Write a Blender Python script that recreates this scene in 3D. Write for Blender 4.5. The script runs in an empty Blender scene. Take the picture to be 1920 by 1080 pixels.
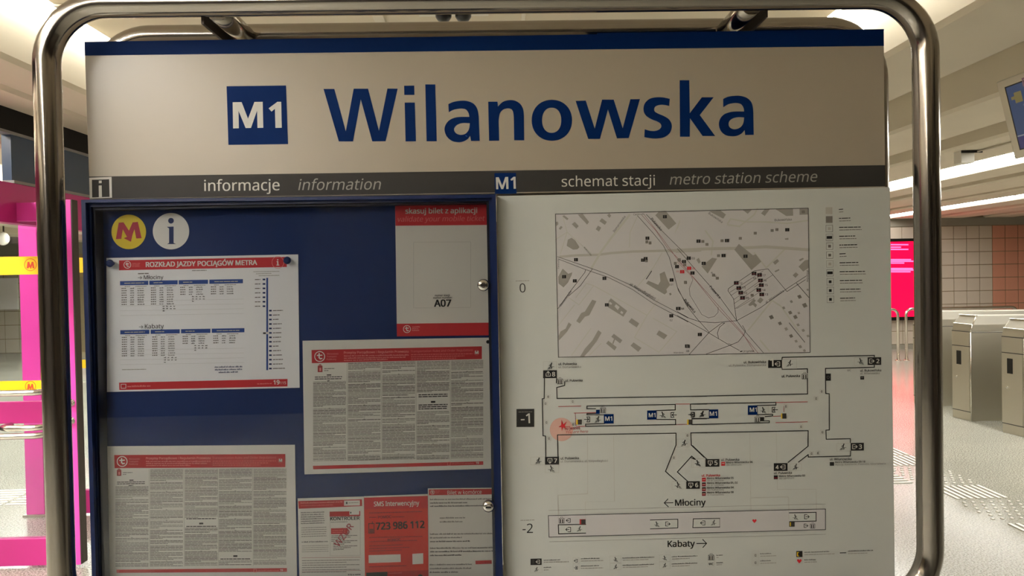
import bpy, bmesh, math, random, os
from mathutils import Vector, Matrix
from mathutils.geometry import tessellate_polygon
random.seed(7)
SC = bpy.context.scene
COL = SC.collection
# ------------------------------------------------------------------ camera, world, exposure
F_PX = 1387.0
YAW, PITCH, ROLL = 0.01952164, -0.01651212, -0.01885681
CAM = Vector((0.0, -1.66, 1.55))
FWD = Vector((math.sin(YAW) * math.cos(PITCH), math.cos(YAW) * math.cos(PITCH), math.sin(PITCH)))
_r = Vector((math.cos(YAW), -math.sin(YAW), 0)); _u = _r.cross(FWD)
RIGHT = _r * math.cos(ROLL) + _u * math.sin(ROLL)
UP = -_r * math.sin(ROLL) + _u * math.cos(ROLL)
cam = bpy.data.cameras.new('camera'); cam_o = bpy.data.objects.new('camera', cam); COL.objects.link(cam_o)
cam.sensor_width = 36; cam.lens = F_PX / 1920 * 36; cam.clip_start = 0.05
cam_o.matrix_world = Matrix(((RIGHT.x, UP.x, -FWD.x, CAM.x), (RIGHT.y, UP.y, -FWD.y, CAM.y), (RIGHT.z, UP.z, -FWD.z, CAM.z), (0, 0, 0, 1)))
SC.camera = cam_o
W = bpy.data.worlds.new('world'); SC.world = W; W.use_nodes = True
W.node_tree.nodes['Background'].inputs[0].default_value = (0.9, 0.85, 0.75, 1)
W.node_tree.nodes['Background'].inputs[1].default_value = 0.05
SC.view_settings.view_transform = 'Standard'; SC.view_settings.look = 'None'
SC.view_settings.gamma = 1; SC.view_settings.use_curve_mapping = False
SC.view_settings.exposure = 0.0
LAMP = dict(main=30.0, side=38.0, front=185.0, near=370.0)      # luminaire radiance

def at(px, py, d):
    """world point seen at pixel (px,py), d metres in front of the camera along Y"""
    v = FWD * F_PX + RIGHT * (px - 960) - UP * (py - 540)
    return Vector((v.x / v.y * d, d + CAM.y, CAM.z + v.z / v.y * d))
def ys(d): return d + CAM.y

# ------------------------------------------------------------------ materials
def srgb(r, g, b):
    f = lambda c: (c / 255 / 12.92) if c / 255 <= 0.04045 else ((c / 255 + 0.055) / 1.055) ** 2.4
    return (f(r), f(g), f(b), 1)
MATS = {}
def mat(name, col, rough=0.5, metal=0.0, emit=None, estr=1.0, spec=0.5, noise=0.0, nscale=8.0, coat=0.0):
    m = bpy.data.materials.new(name); m.use_nodes = True
    nt = m.node_tree; b = nt.nodes['Principled BSDF']
    b.inputs['Base Color'].default_value = col
    b.inputs['Roughness'].default_value = rough; b.inputs['Metallic'].default_value = metal
    b.inputs['Specular IOR Level'].default_value = spec
    b.inputs['Coat Weight'].default_value = coat; b.inputs['Coat Roughness'].default_value = 0.08
    if emit:
        b.inputs['Emission Color'].default_value = emit; b.inputs['Emission Strength'].default_value = estr
    tc = nt.nodes.new('ShaderNodeTexCoord')
    if noise:
        n = nt.nodes.new('ShaderNodeTexNoise'); n.inputs['Scale'].default_value = nscale; n.inputs['Detail'].default_value = 6
        nt.links.new(tc.outputs['Object'], n.inputs['Vector'])
        mx = nt.nodes.new('ShaderNodeMix'); mx.data_type = 'RGBA'
        mx.inputs[6].default_value = tuple(c * (1 - noise) for c in col[:3]) + (1,)
        mx.inputs[7].default_value = tuple(min(1, c * (1 + noise)) for c in col[:3]) + (1,)
        nt.links.new(n.outputs['Fac'], mx.inputs[0]); nt.links.new(mx.outputs[2], b.inputs['Base Color'])
    MATS[name] = m
    return m
def brushed(name, col, rough, stretch=(1, 1, 60), amt=0.12):
    m = mat(name, col, rough, 1.0); nt = m.node_tree; b = nt.nodes['Principled BSDF']
    tc = nt.nodes.new('ShaderNodeTexCoord'); mp = nt.nodes.new('ShaderNodeMapping'); mp.inputs['Scale'].default_value = stretch
    n = nt.nodes.new('ShaderNodeTexNoise'); n.inputs['Scale'].default_value = 12; n.inputs['Detail'].default_value = 5
    nt.links.new(tc.outputs['Object'], mp.inputs[0]); nt.links.new(mp.outputs[0], n.inputs['Vector'])
    mr = nt.nodes.new('ShaderNodeMapRange'); mr.inputs[3].default_value = rough - amt; mr.inputs[4].default_value = rough + amt
    nt.links.new(n.outputs['Fac'], mr.inputs[0]); nt.links.new(mr.outputs[0], b.inputs['Roughness'])
    return m
def glass(name, tint=(1, 1, 1, 1), f0=1.5, rough=0.0, strength=1.0):
    m = bpy.data.materials.new(name); m.use_nodes = True; nt = m.node_tree; nt.nodes.clear()
    o = nt.nodes.new('ShaderNodeOutputMaterial'); t = nt.nodes.new('ShaderNodeBsdfTransparent'); g = nt.nodes.new('ShaderNodeBsdfGlossy')
    t.inputs[0].default_value = tint; g.inputs['Roughness'].default_value = rough
    fr = nt.nodes.new('ShaderNodeFresnel'); fr.inputs[0].default_value = f0
    mu = nt.nodes.new('ShaderNodeMath'); mu.operation = 'MULTIPLY'; mu.inputs[1].default_value = strength
    mx = nt.nodes.new('ShaderNodeMixShader')
    nt.links.new(fr.outputs[0], mu.inputs[0]); nt.links.new(mu.outputs[0], mx.inputs[0])
    nt.links.new(t.outputs[0], mx.inputs[1]); nt.links.new(g.outputs[0], mx.inputs[2]); nt.links.new(mx.outputs[0], o.inputs[0])
    MATS[name] = m
    return m
M = MATS
mat('steel', (0.38, 0.345, 0.305, 1), 0.15, 1.0)
brushed('steel_panel', (0.60, 0.57, 0.49, 1), 0.38, (40, 40, 1), 0.08)
mat('steel_edge', (0.72, 0.68, 0.60, 1), 0.25, 1.0)
mat('chrome', (0.75, 0.73, 0.7, 1), 0.15, 1.0)
mat('sign_white', srgb(168, 156, 137), 0.5, 0.0, noise=0.02, nscale=3, coat=0.8)
MATS['sign_white'].node_tree.nodes['Principled BSDF'].inputs['Coat Roughness'].default_value = 0.3
mat('plan_white', srgb(196, 197, 190), 0.5, 0.0, noise=0.015, nscale=3)
mat('sign_blue', srgb(0, 27, 72), 0.6, spec=0.06)
mat('letter_blue', srgb(0, 30, 80), 0.6, spec=0.06)
mat('strip_grey', srgb(50, 48, 46), 0.55, spec=0.15)
mat('case_blue', srgb(2, 22, 64), 0.35, spec=0.35)
mat('case_dark', srgb(12, 22, 44), 0.35)
mat('case_back', srgb(6, 42, 100), 0.6, spec=0.25)
mat('backing', srgb(60, 60, 60), 0.6)
mat('paper', srgb(253, 252, 252), 0.75)
mat('paper_b', srgb(240, 236, 226), 0.75)
mat('red', srgb(206, 30, 42), 0.6)
mat('red_dark', srgb(190, 24, 34), 0.6)
mat('red_orange', srgb(218, 48, 34), 0.6)
mat('p_white', srgb(240, 236, 228), 0.6)
mat('p_silver', srgb(206, 202, 192), 0.5)
mat('p_silver2', srgb(150, 146, 138), 0.5)
mat('p_pink', srgb(240, 150, 145), 0.6)
mat('p_rose', srgb(226, 110, 108), 0.6)
mat('p_black', srgb(22, 20, 18), 0.5)
mat('p_dark', srgb(52, 48, 44), 0.6)
mat('p_grey', srgb(118, 112, 104), 0.6)
mat('p_mid', srgb(150, 145, 136), 0.6)
mat('p_light', srgb(178, 173, 162), 0.6)
mat('p_pale', srgb(188, 186, 174), 0.6)
mat('p_lilac', srgb(196, 192, 190), 0.6)
mat('p_blue', srgb(30, 72, 150), 0.6)
mat('p_navy', srgb(16, 44, 100), 0.6)
mat('p_yellow', srgb(228, 190, 40), 0.5)
mat('p_maroon', srgb(130, 24, 40), 0.6)
mat('p_redline', srgb(170, 50, 50), 0.6)
mat('p_blush', srgb(208, 165, 150), 0.6)
mat('m_yellow', srgb(235, 205, 30), 0.5)
mat('m_red', srgb(178, 28, 52), 0.5)
mat('magenta', srgb(242, 74, 180), 0.35, coat=0.3)
mat('magenta_deep', srgb(196, 44, 128), 0.4)
mat('band_yellow', srgb(255, 205, 0), 0.5)
mat('band_red', srgb(225, 70, 30), 0.5)
mat('fascia_black', srgb(12, 12, 12), 0.6, spec=0.2)
mat('navy_panel', srgb(28, 58, 90), 0.3)
mat('grey_profile', srgb(130, 128, 128), 0.4)
mat('dark_metal', srgb(70, 62, 56), 0.45, 0.6)
mat('black', srgb(14, 13, 13), 0.35)
mat('rubber', srgb(25, 25, 26), 0.7)
mat('concrete', srgb(218, 206, 184), 0.75, noise=0.06, nscale=2.5)
mat('concrete_high', srgb(222, 214, 198), 0.8, noise=0.05, nscale=2)
mat('tile', srgb(206, 195, 178), 0.35, noise=0.03, nscale=1.5)
mat('tile_salmon', srgb(212, 150, 124), 0.35, noise=0.03, nscale=1.5)
mat('tile_pale', srgb(206, 198, 182), 0.35)
mat('grout', srgb(150, 132, 100), 0.8)
mat('wall_grey', srgb(150, 146, 132), 0.6)
mat('wall_beige', srgb(190, 182, 164), 0.7)
mat('tactile', srgb(236, 232, 222), 0.35)
mat('lamp_body', srgb(225, 220, 208), 0.5)
mat('lamp_main', (1, 1, 1, 1), 0.5, emit=(0.97, 1.0, 0.97, 1), estr=LAMP['main'])
mat('lamp_side', (1, 1, 1, 1), 0.5, emit=(1.0, 0.98, 0.93, 1), estr=LAMP['side'])
mat('lamp_far', (1, 1, 1, 1), 0.5, emit=(1.0, 0.98, 0.93, 1), estr=32)
mat('lamp_near', (1, 1, 1, 1), 0.5, emit=(1.0, 0.985, 0.96, 1), estr=LAMP['near'])
mat('lamp_front', (1, 1, 1, 1), 0.5, emit=(1.0, 0.985, 0.96, 1), estr=LAMP['front'])
mat('screen_red', (0.0, 0.0, 0.0, 1), 0.3, emit=(1.0, 0.0, 0.028, 1), estr=3.0)
mat('screen_text', (0.0, 0.0, 0.0, 1), 0.3, emit=(0.95, 0.32, 0.85, 1), estr=1.0)
for n_, c_ in dict(mon_blue=(58, 84, 128), mon_violet=(66, 40, 84), mon_yellow=(150, 135, 80), mon_text=(120, 130, 165), mon_indigo=(60, 58, 120), mon_white=(170, 170, 175), mon_rose=(150, 110, 115)).items():
    mat(n_, (0.01, 0.01, 0.01, 1), 0.3, emit=srgb(*c_), estr=0.42)
glass('case_glass', (0.99, 0.995, 1.0, 1), 1.5, 0.0, 0.9)
glass('door_glass', (0.93, 0.96, 0.96, 1), 1.5, 0.0, 1.0)

# terrazzo
m = mat('terrazzo', srgb(190, 184, 160), 0.2); nt = m.node_tree; b = nt.nodes['Principled BSDF']
tc = nt.nodes.new('ShaderNodeTexCoord')
n1 = nt.nodes.new('ShaderNodeTexNoise'); n1.inputs['Scale'].default_value = 110; n1.inputs['Detail'].default_value = 3
n2 = nt.nodes.new('ShaderNodeTexNoise'); n2.inputs['Scale'].default_value = 0.9; n2.inputs['Detail'].default_value = 6
r1 = nt.nodes.new('ShaderNodeValToRGB'); r1.color_ramp.elements[0].position = 0.36; r1.color_ramp.elements[0].color = srgb(106, 102, 92)
r1.color_ramp.elements[1].position = 0.58; r1.color_ramp.elements[1].color = srgb(188, 187, 174)
r2 = nt.nodes.new('ShaderNodeMapRange'); r2.inputs[1].default_value = 0.3; r2.inputs[2].default_value = 0.7; r2.inputs[3].default_value = 0.8; r2.inputs[4].default_value = 1.0
mx = nt.nodes.new('ShaderNodeMix'); mx.data_type = 'RGBA'; mx.blend_type = 'MULTIPLY'; mx.inputs[0].default_value = 1
for a, c in ((tc.outputs['Object'], n1.inputs['Vector']), (tc.outputs['Object'], n2.inputs['Vector']), (n1.outputs['Fac'], r1.inputs[0]), (n2.outputs['Fac'], r2.inputs[0]), (r1.outputs[0], mx.inputs[6]), (r2.outputs[0], mx.inputs[7]), (mx.outputs[2], b.inputs['Base Color'])):
    nt.links.new(a, c)

# ------------------------------------------------------------------ object helpers
ORG = {}
def tag(o, label=None, cat=None, group=None, kind=None):
    if label: o['label'] = label
    if cat: o['category'] = cat
    if group: o['group'] = group
    if kind: o['kind'] = kind
    return o
def thing(name, label, cat, loc=(0, 0, 0), group=None):
    o = bpy.data.objects.new(name, None); COL.objects.link(o); o.location = loc
    o.empty_display_size = 0.05
    ORG[o] = Vector(loc)
    return tag(o, label, cat, group)
def mesh_obj(name, verts, faces, mats, parent=None, midx=None, smooth=False, bevel=0.0):
    org = ORG.get(parent, Vector((0, 0, 0))) if parent else Vector((0, 0, 0))
    me = bpy.data.meshes.new(name)
    me.from_pydata([tuple(Vector(v) - org) for v in verts], [], faces)
    if isinstance(mats, str): mats = [mats]
    for mm in mats: me.materials.append(M[mm])
    if midx: me.polygons.foreach_set('material_index', midx)
    if smooth: me.polygons.foreach_set('use_smooth', [True] * len(faces))
    me.update()
    o = bpy.data.objects.new(name, me); COL.objects.link(o)
    if parent: o.parent = parent
    ORG[o] = org
    if bevel:
        bm = bmesh.new(); bm.from_mesh(me)
        bmesh.ops.bevel(bm, geom=bm.edges[:], offset=bevel, segments=2, affect='EDGES', profile=0.6)
        bm.to_mesh(me); bm.free()
    return o
class B:
    """collects boxes, prisms and tubes into ONE mesh"""
    def __init__(s): s.v = []; s.f = []; s.m = []; s.sm = []
    def add(s, vs, fs, mi=0, sm=False):
        k = len(s.v); s.v += [Vector(v) for v in vs]; s.f += [tuple(i + k for i in f) for f in fs]; s.m += [mi] * len(fs); s.sm += [sm] * len(fs); return s
    def box(s, x0, x1, y0, y1, z0, z1, mi=0):
        return s.add([(x0, y0, z0), (x1, y0, z0), (x1, y1, z0), (x0, y1, z0), (x0, y0, z1), (x1, y0, z1), (x1, y1, z1), (x0, y1, z1)],
                     [(0, 3, 2, 1), (4, 5, 6, 7), (0, 1, 5, 4), (1, 2, 6, 5), (2, 3, 7, 6), (3, 0, 4, 7)], mi)
    def slab(s, pts, d0, d1, mi=0):
        """corner pixels measured at depth d0, extruded straight back to depth d1"""
        f = [at(x, y, d0) for x, y in pts]; n = len(f)
        return s.prism(f, Vector((0, d1 - d0, 0)), mi)
    def prism(s, f, ext, mi=0):
        f = [Vector(p) for p in f]; n = len(f); bk = [p + Vector(ext) for p in f]
        tri = tessellate_polygon([f])
        fs = [tuple(t) for t in tri] + [tuple(i + n for i in reversed(t)) for t in tri] if n > 4 else [tuple(range(n)), tuple(range(2 * n - 1, n - 1, -1))]
        fs += [(i, i + n, (i + 1) % n + n, (i + 1) % n) for i in range(n)]
        return s.add(f + bk, fs, mi)
    def tube(s, pts, r, seg=20, closed=False, mi=0, cap=True):
        pts = [Vector(p) for p in pts]; n = len(pts); vs = []; prev = None
        for i, p in enumerate(pts):
            a = pts[(i - 1) % n] if (closed or i > 0) else p; c = pts[(i + 1) % n] if (closed or i < n - 1) else p
            t = (c - a).normalized()
            if prev is None:
                q = Vector((0, 1, 0)) if abs(t.y) < 0.9 else Vector((1, 0, 0))
            else: q = prev
            q = (q - t * q.dot(t)).normalized(); prev = q; w = t.cross(q)
            for k in range(seg):
                an = 2 * math.pi * k / seg; vs.append(p + (q * math.cos(an) + w * math.sin(an)) * r)
        fs = []
        for i in range(n if closed else n - 1):
            j = (i + 1) % n
            for k in range(seg):
                l = (k + 1) % seg; fs.append((i * seg + k, i * seg + l, j * seg + l, j * seg + k))
        s.add(vs, fs, mi, True)
        if not closed and cap:
            k0 = len(s.v) - len(vs)
            s.f += [tuple(k0 + i for i in reversed(range(seg))), tuple(k0 + (n - 1) * seg + i for i in range(seg))]; s.m += [mi] * 2; s.sm += [False] * 2
        return s
    def disc(s, c, nrm, r, h, seg=28, mi=0):
        c = Vector(c); nrm = Vector(nrm).normalized(); return s.tube([c, c + nrm * h], r, seg, mi=mi)
    def lathe(s, c, axis, prof, seg=20, mi=0):
        c = Vector(c); t = Vector(axis).normalized(); q = Vector((0, 0, 1)) if abs(t.z) < 0.9 else Vector((1, 0, 0))
        q = (q - t * q.dot(t)).normalized(); w = t.cross(q); vs = []
        for r, h in prof:
            for k in range(seg):
                an = 2 * math.pi * k / seg; vs.append(c + t * h + (q * math.cos(an) + w * math.sin(an)) * r)
        n = len(prof); fs = [(i * seg + k, i * seg + (k + 1) % seg, (i + 1) * seg + (k + 1) % seg, (i + 1) * seg + k) for i in range(n - 1) for k in range(seg)]
        s.add(vs, fs, mi, True); k0 = len(s.v) - len(vs)
        s.f += [tuple(k0 + i for i in reversed(range(seg))), tuple(k0 + (n - 1) * seg + i for i in range(seg))]; s.m += [mi] * 2; s.sm += [False] * 2
        return s
    def obj(s, name, mats, parent=None, bevel=0.0):
        o = mesh_obj(name, s.v, s.f, mats, parent, s.m)
        o.data.polygons.foreach_set('use_smooth', s.sm)
        bm = bmesh.new(); bm.from_mesh(o.data)
        bmesh.ops.recalc_face_normals(bm, faces=bm.faces[:])
        if bevel: bmesh.ops.bevel(bm, geom=bm.edges[:], offset=bevel, segments=2, affect='EDGES', profile=0.6)
        bm.to_mesh(o.data); bm.free()
        return o
def box(name, x0, x1, y0, y1, z0, z1, m_, parent=None, bevel=0.0): return B().box(x0, x1, y0, y1, z0, z1).obj(name, m_, parent, bevel)
def struct(o): o['kind'] = 'structure'; return o

# ------------------------------------------------------------------ flat print
FONTDIR = os.path.join(bpy.utils.resource_path('LOCAL'), 'datafiles', 'fonts')
try: FONT = bpy.data.fonts.load(os.path.join(FONTDIR, 'NotoSansHebrew-Regular.woff2'))
except Exception: FONT = None
_txt = {}
def glyphs(body, bold=0.0, res=3):
    k = (body, bold, res)
    if k in _txt: return _txt[k]
    c = bpy.data.curves.new('t', 'FONT'); c.body = body; c.resolution_u = res; c.offset = bold; c.fill_mode = 'FRONT'
    if FONT: c.font = FONT
    o = bpy.data.objects.new('t', c); COL.objects.link(o)
    dg = bpy.context.evaluated_depsgraph_get(); me = bpy.data.meshes.new_from_object(o.evaluated_get(dg))
    vs = [(v.co.x, v.co.y) for v in me.vertices]; fs = [tuple(p.vertices) for p in me.polygons]
    bpy.data.objects.remove(o); bpy.data.curves.remove(c); bpy.data.meshes.remove(me)
    _txt[k] = (vs, fs); return vs, fs
def smooth_path(pts, n=5):
    """closed outline; a point with a third value is a corner, the rest are joined by Catmull-Rom curves"""
    N = len(pts); out = []
    for i in range(N):
        a, b_, c, d = pts[(i - 1) % N], pts[i], pts[(i + 1) % N], pts[(i + 2) % N]
        out.append((b_[0], b_[1]))
        if len(b_) > 2 and len(c) > 2: continue
        if len(b_) > 2: a = b_
        if len(c) > 2: d = c
        for k in range(1, n):
            t = k / n; h = lambda j: 0.5 * (2 * b_[j] + (c[j] - a[j]) * t + (2 * a[j] - 5 * b_[j] + 4 * c[j] - d[j]) * t * t + (3 * b_[j] - a[j] - 3 * c[j] + d[j]) * t ** 3)
            out.append((h(0), h(1)))
    return out
def circ(cx, cy, rx, ry=None, n=40, e=2.0):
    ry = ry or rx; o = []
    for k in range(n):
        a = 2 * math.pi * k / n; c, s_ = math.cos(a), math.sin(a)
        o.append((cx + rx * math.copysign(abs(c) ** (2 / e), c), cy + ry * math.copysign(abs(s_) ** (2 / e), s_)))
    return o
class Print:
    """flat ink on a surface d metres from the viewer; coordinates are measured in pixels of the photograph,
    optionally inside an enlarged crop (ox, oy, scale)"""
    STEP = 0.00012
    def __init__(s, d): s.d = d; s.v = []; s.f = []; s.m = []; s.names = []; s.o = (0, 0, 1)
    def crop(s, ox, oy, k): s.o = (ox, oy, k); return s
    def px(s, p): return (s.o[0] + p[0] / s.o[2], s.o[1] + p[1] / s.o[2])
    def mi(s, m_):
        if m_ not in s.names: s.names.append(m_)
        return s.names.index(m_)
    def raw(s, pts, faces, m_, lay):
        s.n = (getattr(s, 'n', 0) + 1) % 40; k = len(s.v); dd = s.d - 0.0003 - lay * s.STEP - s.n * 2e-6
        s.v += [at(*s.px(p), dd) for p in pts]; s.f += [tuple(i + k for i in f) for f in faces]; s.m += [s.mi(m_)] * len(faces)
    def poly(s, pts, m_, lay=1, holes=()):
        loops = [[Vector((x, y, 0)) for x, y, *_ in l] for l in (pts, *holes)]
        flat = [(x, y) for l in (pts, *holes) for x, y, *_ in l]
        if len(pts) == 4 and not holes: s.raw(flat, [(0, 1, 2, 3)], m_, lay)
        else: s.raw(flat, tessellate_polygon(loops), m_, lay)
    def rect(s, x0, y0, x1, y1, m_, lay=1, sl=-0.0175):
        k = sl * (x1 - x0); s.poly([(x0, y0), (x1, y0 + k), (x1, y1 + k), (x0, y1)], m_, lay)
    def line(s, pts, w, m_, lay=2):
        for (x0, y0), (x1, y1) in zip(pts, pts[1:]):
            L = math.hypot(x1 - x0, y1 - y0) or 1; nx, ny = -(y1 - y0) / L * w / 2, (x1 - x0) / L * w / 2
            ex, ey = (x1 - x0) / L * w / 2.2, (y1 - y0) / L * w / 2.2
            s.poly([(x0 - ex + nx, y0 - ey + ny), (x1 + ex + nx, y1 + ey + ny), (x1 + ex - nx, y1 + ey - ny), (x0 - ex - nx, y0 - ey - ny)], m_, lay)
    def frame(s, x0, y0, x1, y1, w, m_, lay=2, sl=-0.0175):
        k = sl * (x1 - x0); s.line([(x0, y0), (x1, y0 + k), (x1, y1 + k), (x0, y1), (x0, y0)], w, m_, lay)
    def ring(s, cx, cy, r, w, m_, lay=2, n=28): s.poly(circ(cx, cy, r, n=n), m_, lay, [circ(cx, cy, r - w, n=n)])
    def disc(s, cx, cy, r, m_, lay=2, n=36): s.poly(circ(cx, cy, r, n=n), m_, lay)
    def dash(s, a, c, w, m_, n, lay=3):
        for i in range(n):
            t0 = i / n; t1 = (i + 0.5) / n; s.line([(a[0] + (c[0] - a[0]) * t0, a[1] + (c[1] - a[1]) * t0), (a[0] + (c[0] - a[0]) * t1, a[1] + (c[1] - a[1]) * t1)], w, m_, lay)
    def text(s, body, p0, p1, m_, lay=3, bold=0.0, ital=0.0, vs=1.0, res=2):
        """baseline runs from p0 to p1 (ink width)"""
        gv, gf = glyphs(body, 0.0, res)
        if not gv: return
        xs = [v[0] for v in gv]; a, b_ = min(xs), max(xs); w = b_ - a
        dx, dy = p1[0] - p0[0], p1[1] - p0[1]; L = math.hypot(dx, dy); ux, uy = dx / L, dy / L; k = L / w; nx, ny = uy, -ux
        sh = [(0, 0)] if bold <= 0 else [(-bold, 0), (bold, 0), (0, 0)] if bold < 0.015 else [(-bold, -bold * .5), (bold, bold * .5), (-bold, bold * .5), (bold, -bold * .5), (0, 0)]
        for q, (sx, sy) in enumerate(sh):
            s.raw([(p0[0] + ((x - a + sx) + (y + sy) * ital) * k * ux + (y + sy) * k * vs * nx, p0[1] + ((x - a + sx) + (y + sy) * ital) * k * uy + (y + sy) * k * vs * ny) for x, y in gv], gf, m_, lay + q * 0.1)
    def cut(s, name, parent, kind=None):
        if s.v:
            o = mesh_obj(name, s.v, s.f, s.names, parent, s.m)
            if kind: o['kind'] = kind
            s.v = []; s.f = []; s.m = []; s.names = []
            return o
    def words(s, p0, p1, h, m_, lay=2, fill=1.0, wl=(2.0, 7.5)):
        """a run of ink too small to read: word-long dashes along a line"""
        L = math.hypot(p1[0] - p0[0], p1[1] - p0[1]); t = 0; ux, uy = (p1[0] - p0[0]) / L, (p1[1] - p0[1]) / L; L *= fill
        while t < L:
            w = min(random.uniform(*wl) * h, L - t)
            if w < h * 0.5: break
            x, y = p0[0] + ux * t, p0[1] + uy * t
            if h < 7.5:
                s.raw([(x, y), (x + ux * w, y + uy * w), (x + ux * w + uy * h, y + uy * w - ux * h), (x + uy * h, y - ux * h)], [(0, 1, 2, 3)], m_, lay)
            else:
                q = 0
                while q < w:
                    lw = h * random.uniform(0.3, 0.55); g = h * random.choice((0.75, 0.75, 0.8, 1.1)); xx, yy = x + ux * q, y + uy * q
                    s.raw([(xx, yy), (xx + ux * lw, yy + uy * lw), (xx + ux * lw + uy * g, yy + uy * lw - ux * g), (xx + uy * g, yy - ux * g)], [(0, 1, 2, 3)], m_, lay)
                    q += lw + h * 0.2
            t += w + h * 0.55
    def obj(s, name, parent): return mesh_obj(name, s.v, s.f, s.names, parent, s.m)

# ================================================================== SETTING
CEIL, LOW = 2.88, 2.50
YN, YF = -7.0, ys(17.4)
floor = struct(B().box(-14, 12, YN, YF, -0.12, 0).obj('floor', 'terrazzo'))
ceil = struct(B().box(-14, 12, YN, YF, CEIL, CEIL + 0.1).obj('ceiling', 'concrete_high'))
def beam(x0, x1, y0=YN, y1=YF, z0=LOW, z1=CEIL, m_='concrete'):
    bv = 0.02
    pr = [(x0, y0, z1), (x0, y0, z0 + bv), (x0 + bv, y0, z0), (x1 - bv, y0, z0), (x1, y0, z0 + bv), (x1, y0, z1)]
    return B().prism(pr, (0, y1 - y0, 0)).obj('ceiling_beam', m_, ceil)
for x0, x1 in ((1.76, 2.26), (2.80, 3.35), (3.70, 4.31), (4.84, 5.32), (5.63, 6.27), (6.52, 6.98), (7.42, 8.0), (8.4, 9.0), (9.4, 10.0), (10.6, 11.2), (-2.34, -2.04), (-2.64, -2.37)):
    beam(x0, x1)
for x0, x1 in ((-3.9, -3.4), (-5.2, -4.7), (-6.6, -6.0), (-8.0, -7.5), (-9.5, -9.0), (-11, -10.5)): beam(x0, x1)
SOF = 2.80
box('soffit_panel', -1.955, 1.655, YN, YF, SOF, CEIL, 'concrete', ceil)
for d in (1.3, 3.0, 3.35, 5.6, 8.4, 11.2): box('joint_strip', -1.955, 1.655, ys(d), ys(d) + 0.05, SOF - 0.012, SOF - 0.0005, 'concrete_high', ceil, 0.003)

# back wall with tiles
wb = struct(box('wall_back', 4.0, 12.0, ys(14.12), ys(14.3), 0, CEIL, 'grout'))
tm = {}
def tile_mesh(w, h, t, m_):
    k = (w, h, t, m_)
    if k not in tm:
        o = B().box(-w / 2, w / 2, -t, 0, -h / 2, h / 2).obj('tile', m_, None, 0.004); tm[k] = o.data; bpy.data.objects.remove(o)
    return tm[k]
def put(mesh, name, parent, loc):
    o = bpy.data.objects.new(name, mesh); COL.objects.link(o); o.parent = parent; o.location = loc; return o
TS = 0.2515
for i in range(13):
    for j in range(9):
        x = 7.05 + (i + 0.5) * TS; z = 2.35 - (j + 0.5) * TS
        if x > 10.3: continue
        put(tile_mesh(TS - 0.012, TS - 0.012, 0.012, 'tile_salmon' if x > 9.58 else 'tile'), 'tile', wb, (x, ys(14.12), z))
box('top_band', 4.0, 12.0, ys(14.09), ys(14.12), 2.355, 2.51, 'wall_grey', wb)
box('skirting', 4.0, 12.0, ys(14.08), ys(14.12), 0.0, 0.085, 'wall_grey', wb)
B().tube([(4, ys(14.0), 2.555), (12, ys(14.0), 2.555)], 0.022, 12).obj('pipe', 'lamp_body', wb)
for x in (7.6, 9.45, 11): box('pipe_clip', x, x + 0.05, ys(13.97), ys(14.1), 2.52, 2.60, 'lamp_body', wb)
wl_ = struct(box('wall_back_left', -14, 4.0, ys(17.1), ys(17.3), 0, CEIL, 'grout'))
for i in range(7):
    for j in range(7):
        put(tile_mesh(0.305, 0.305, 0.012, 'tile_pale'), 'tile', wl_, (-12.05 + i * 0.318, ys(17.1), 0.16 + j * 0.318))
box('top_band', -14, 4.0, ys(17.07), ys(17.1), 2.24, 2.5, 'wall_grey', wl_)
struct(box('wall_right', 12, 12.2, YN, YF, 0, CEIL, 'wall_beige'))
struct(box('wall_left', -14.2, -14, YN, YF, 0, CEIL, 'wall_beige'))
mat('wall_dark', srgb(60, 53, 46), 0.7)
struct(box('trim_light_blocker', 2.2, 2.35, YN, ys(0.35), 0, LOW, 'wall_dark'))  # unseen dark slab, added to cut the light from the right
struct(box('wall_front', -14, 12, YN - 0.2, YN, 0, CEIL, 'wall_dark'))

# fascia running away on the left, above the glazed entrance
XF = -2.60
f1 = struct(box('trim_fascia', XF - 0.06, XF, ys(0.8), ys(16.9), 2.375, LOW, 'fascia_black'))
box('profile', XF - 0.05, XF + 0.012, ys(0.8), ys(16.9), 2.36, 2.375, 'grey_profile', f1)
f2 = struct(box('trim_navy_panels', XF - 0.05, XF, ys(4.04), ys(16.9), 2.115, 2.36, 'navy_panel'))
for d in (5.0, 6.2, 7.6, 9.2): box('joint_strip', XF - 0.05, XF + 0.004, ys(d), ys(d) + 0.012, 2.115, 2.36, 'fascia_black', f2)
box('profile', XF - 0.05, XF + 0.012, ys(4.04), ys(16.9), 2.10, 2.115, 'grey_profile', f2)
f3 = struct(box('trim_magenta_beam', XF - 0.08, XF, ys(0.8), ys(16.9), 1.885, 2.10, 'magenta_deep'))

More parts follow.
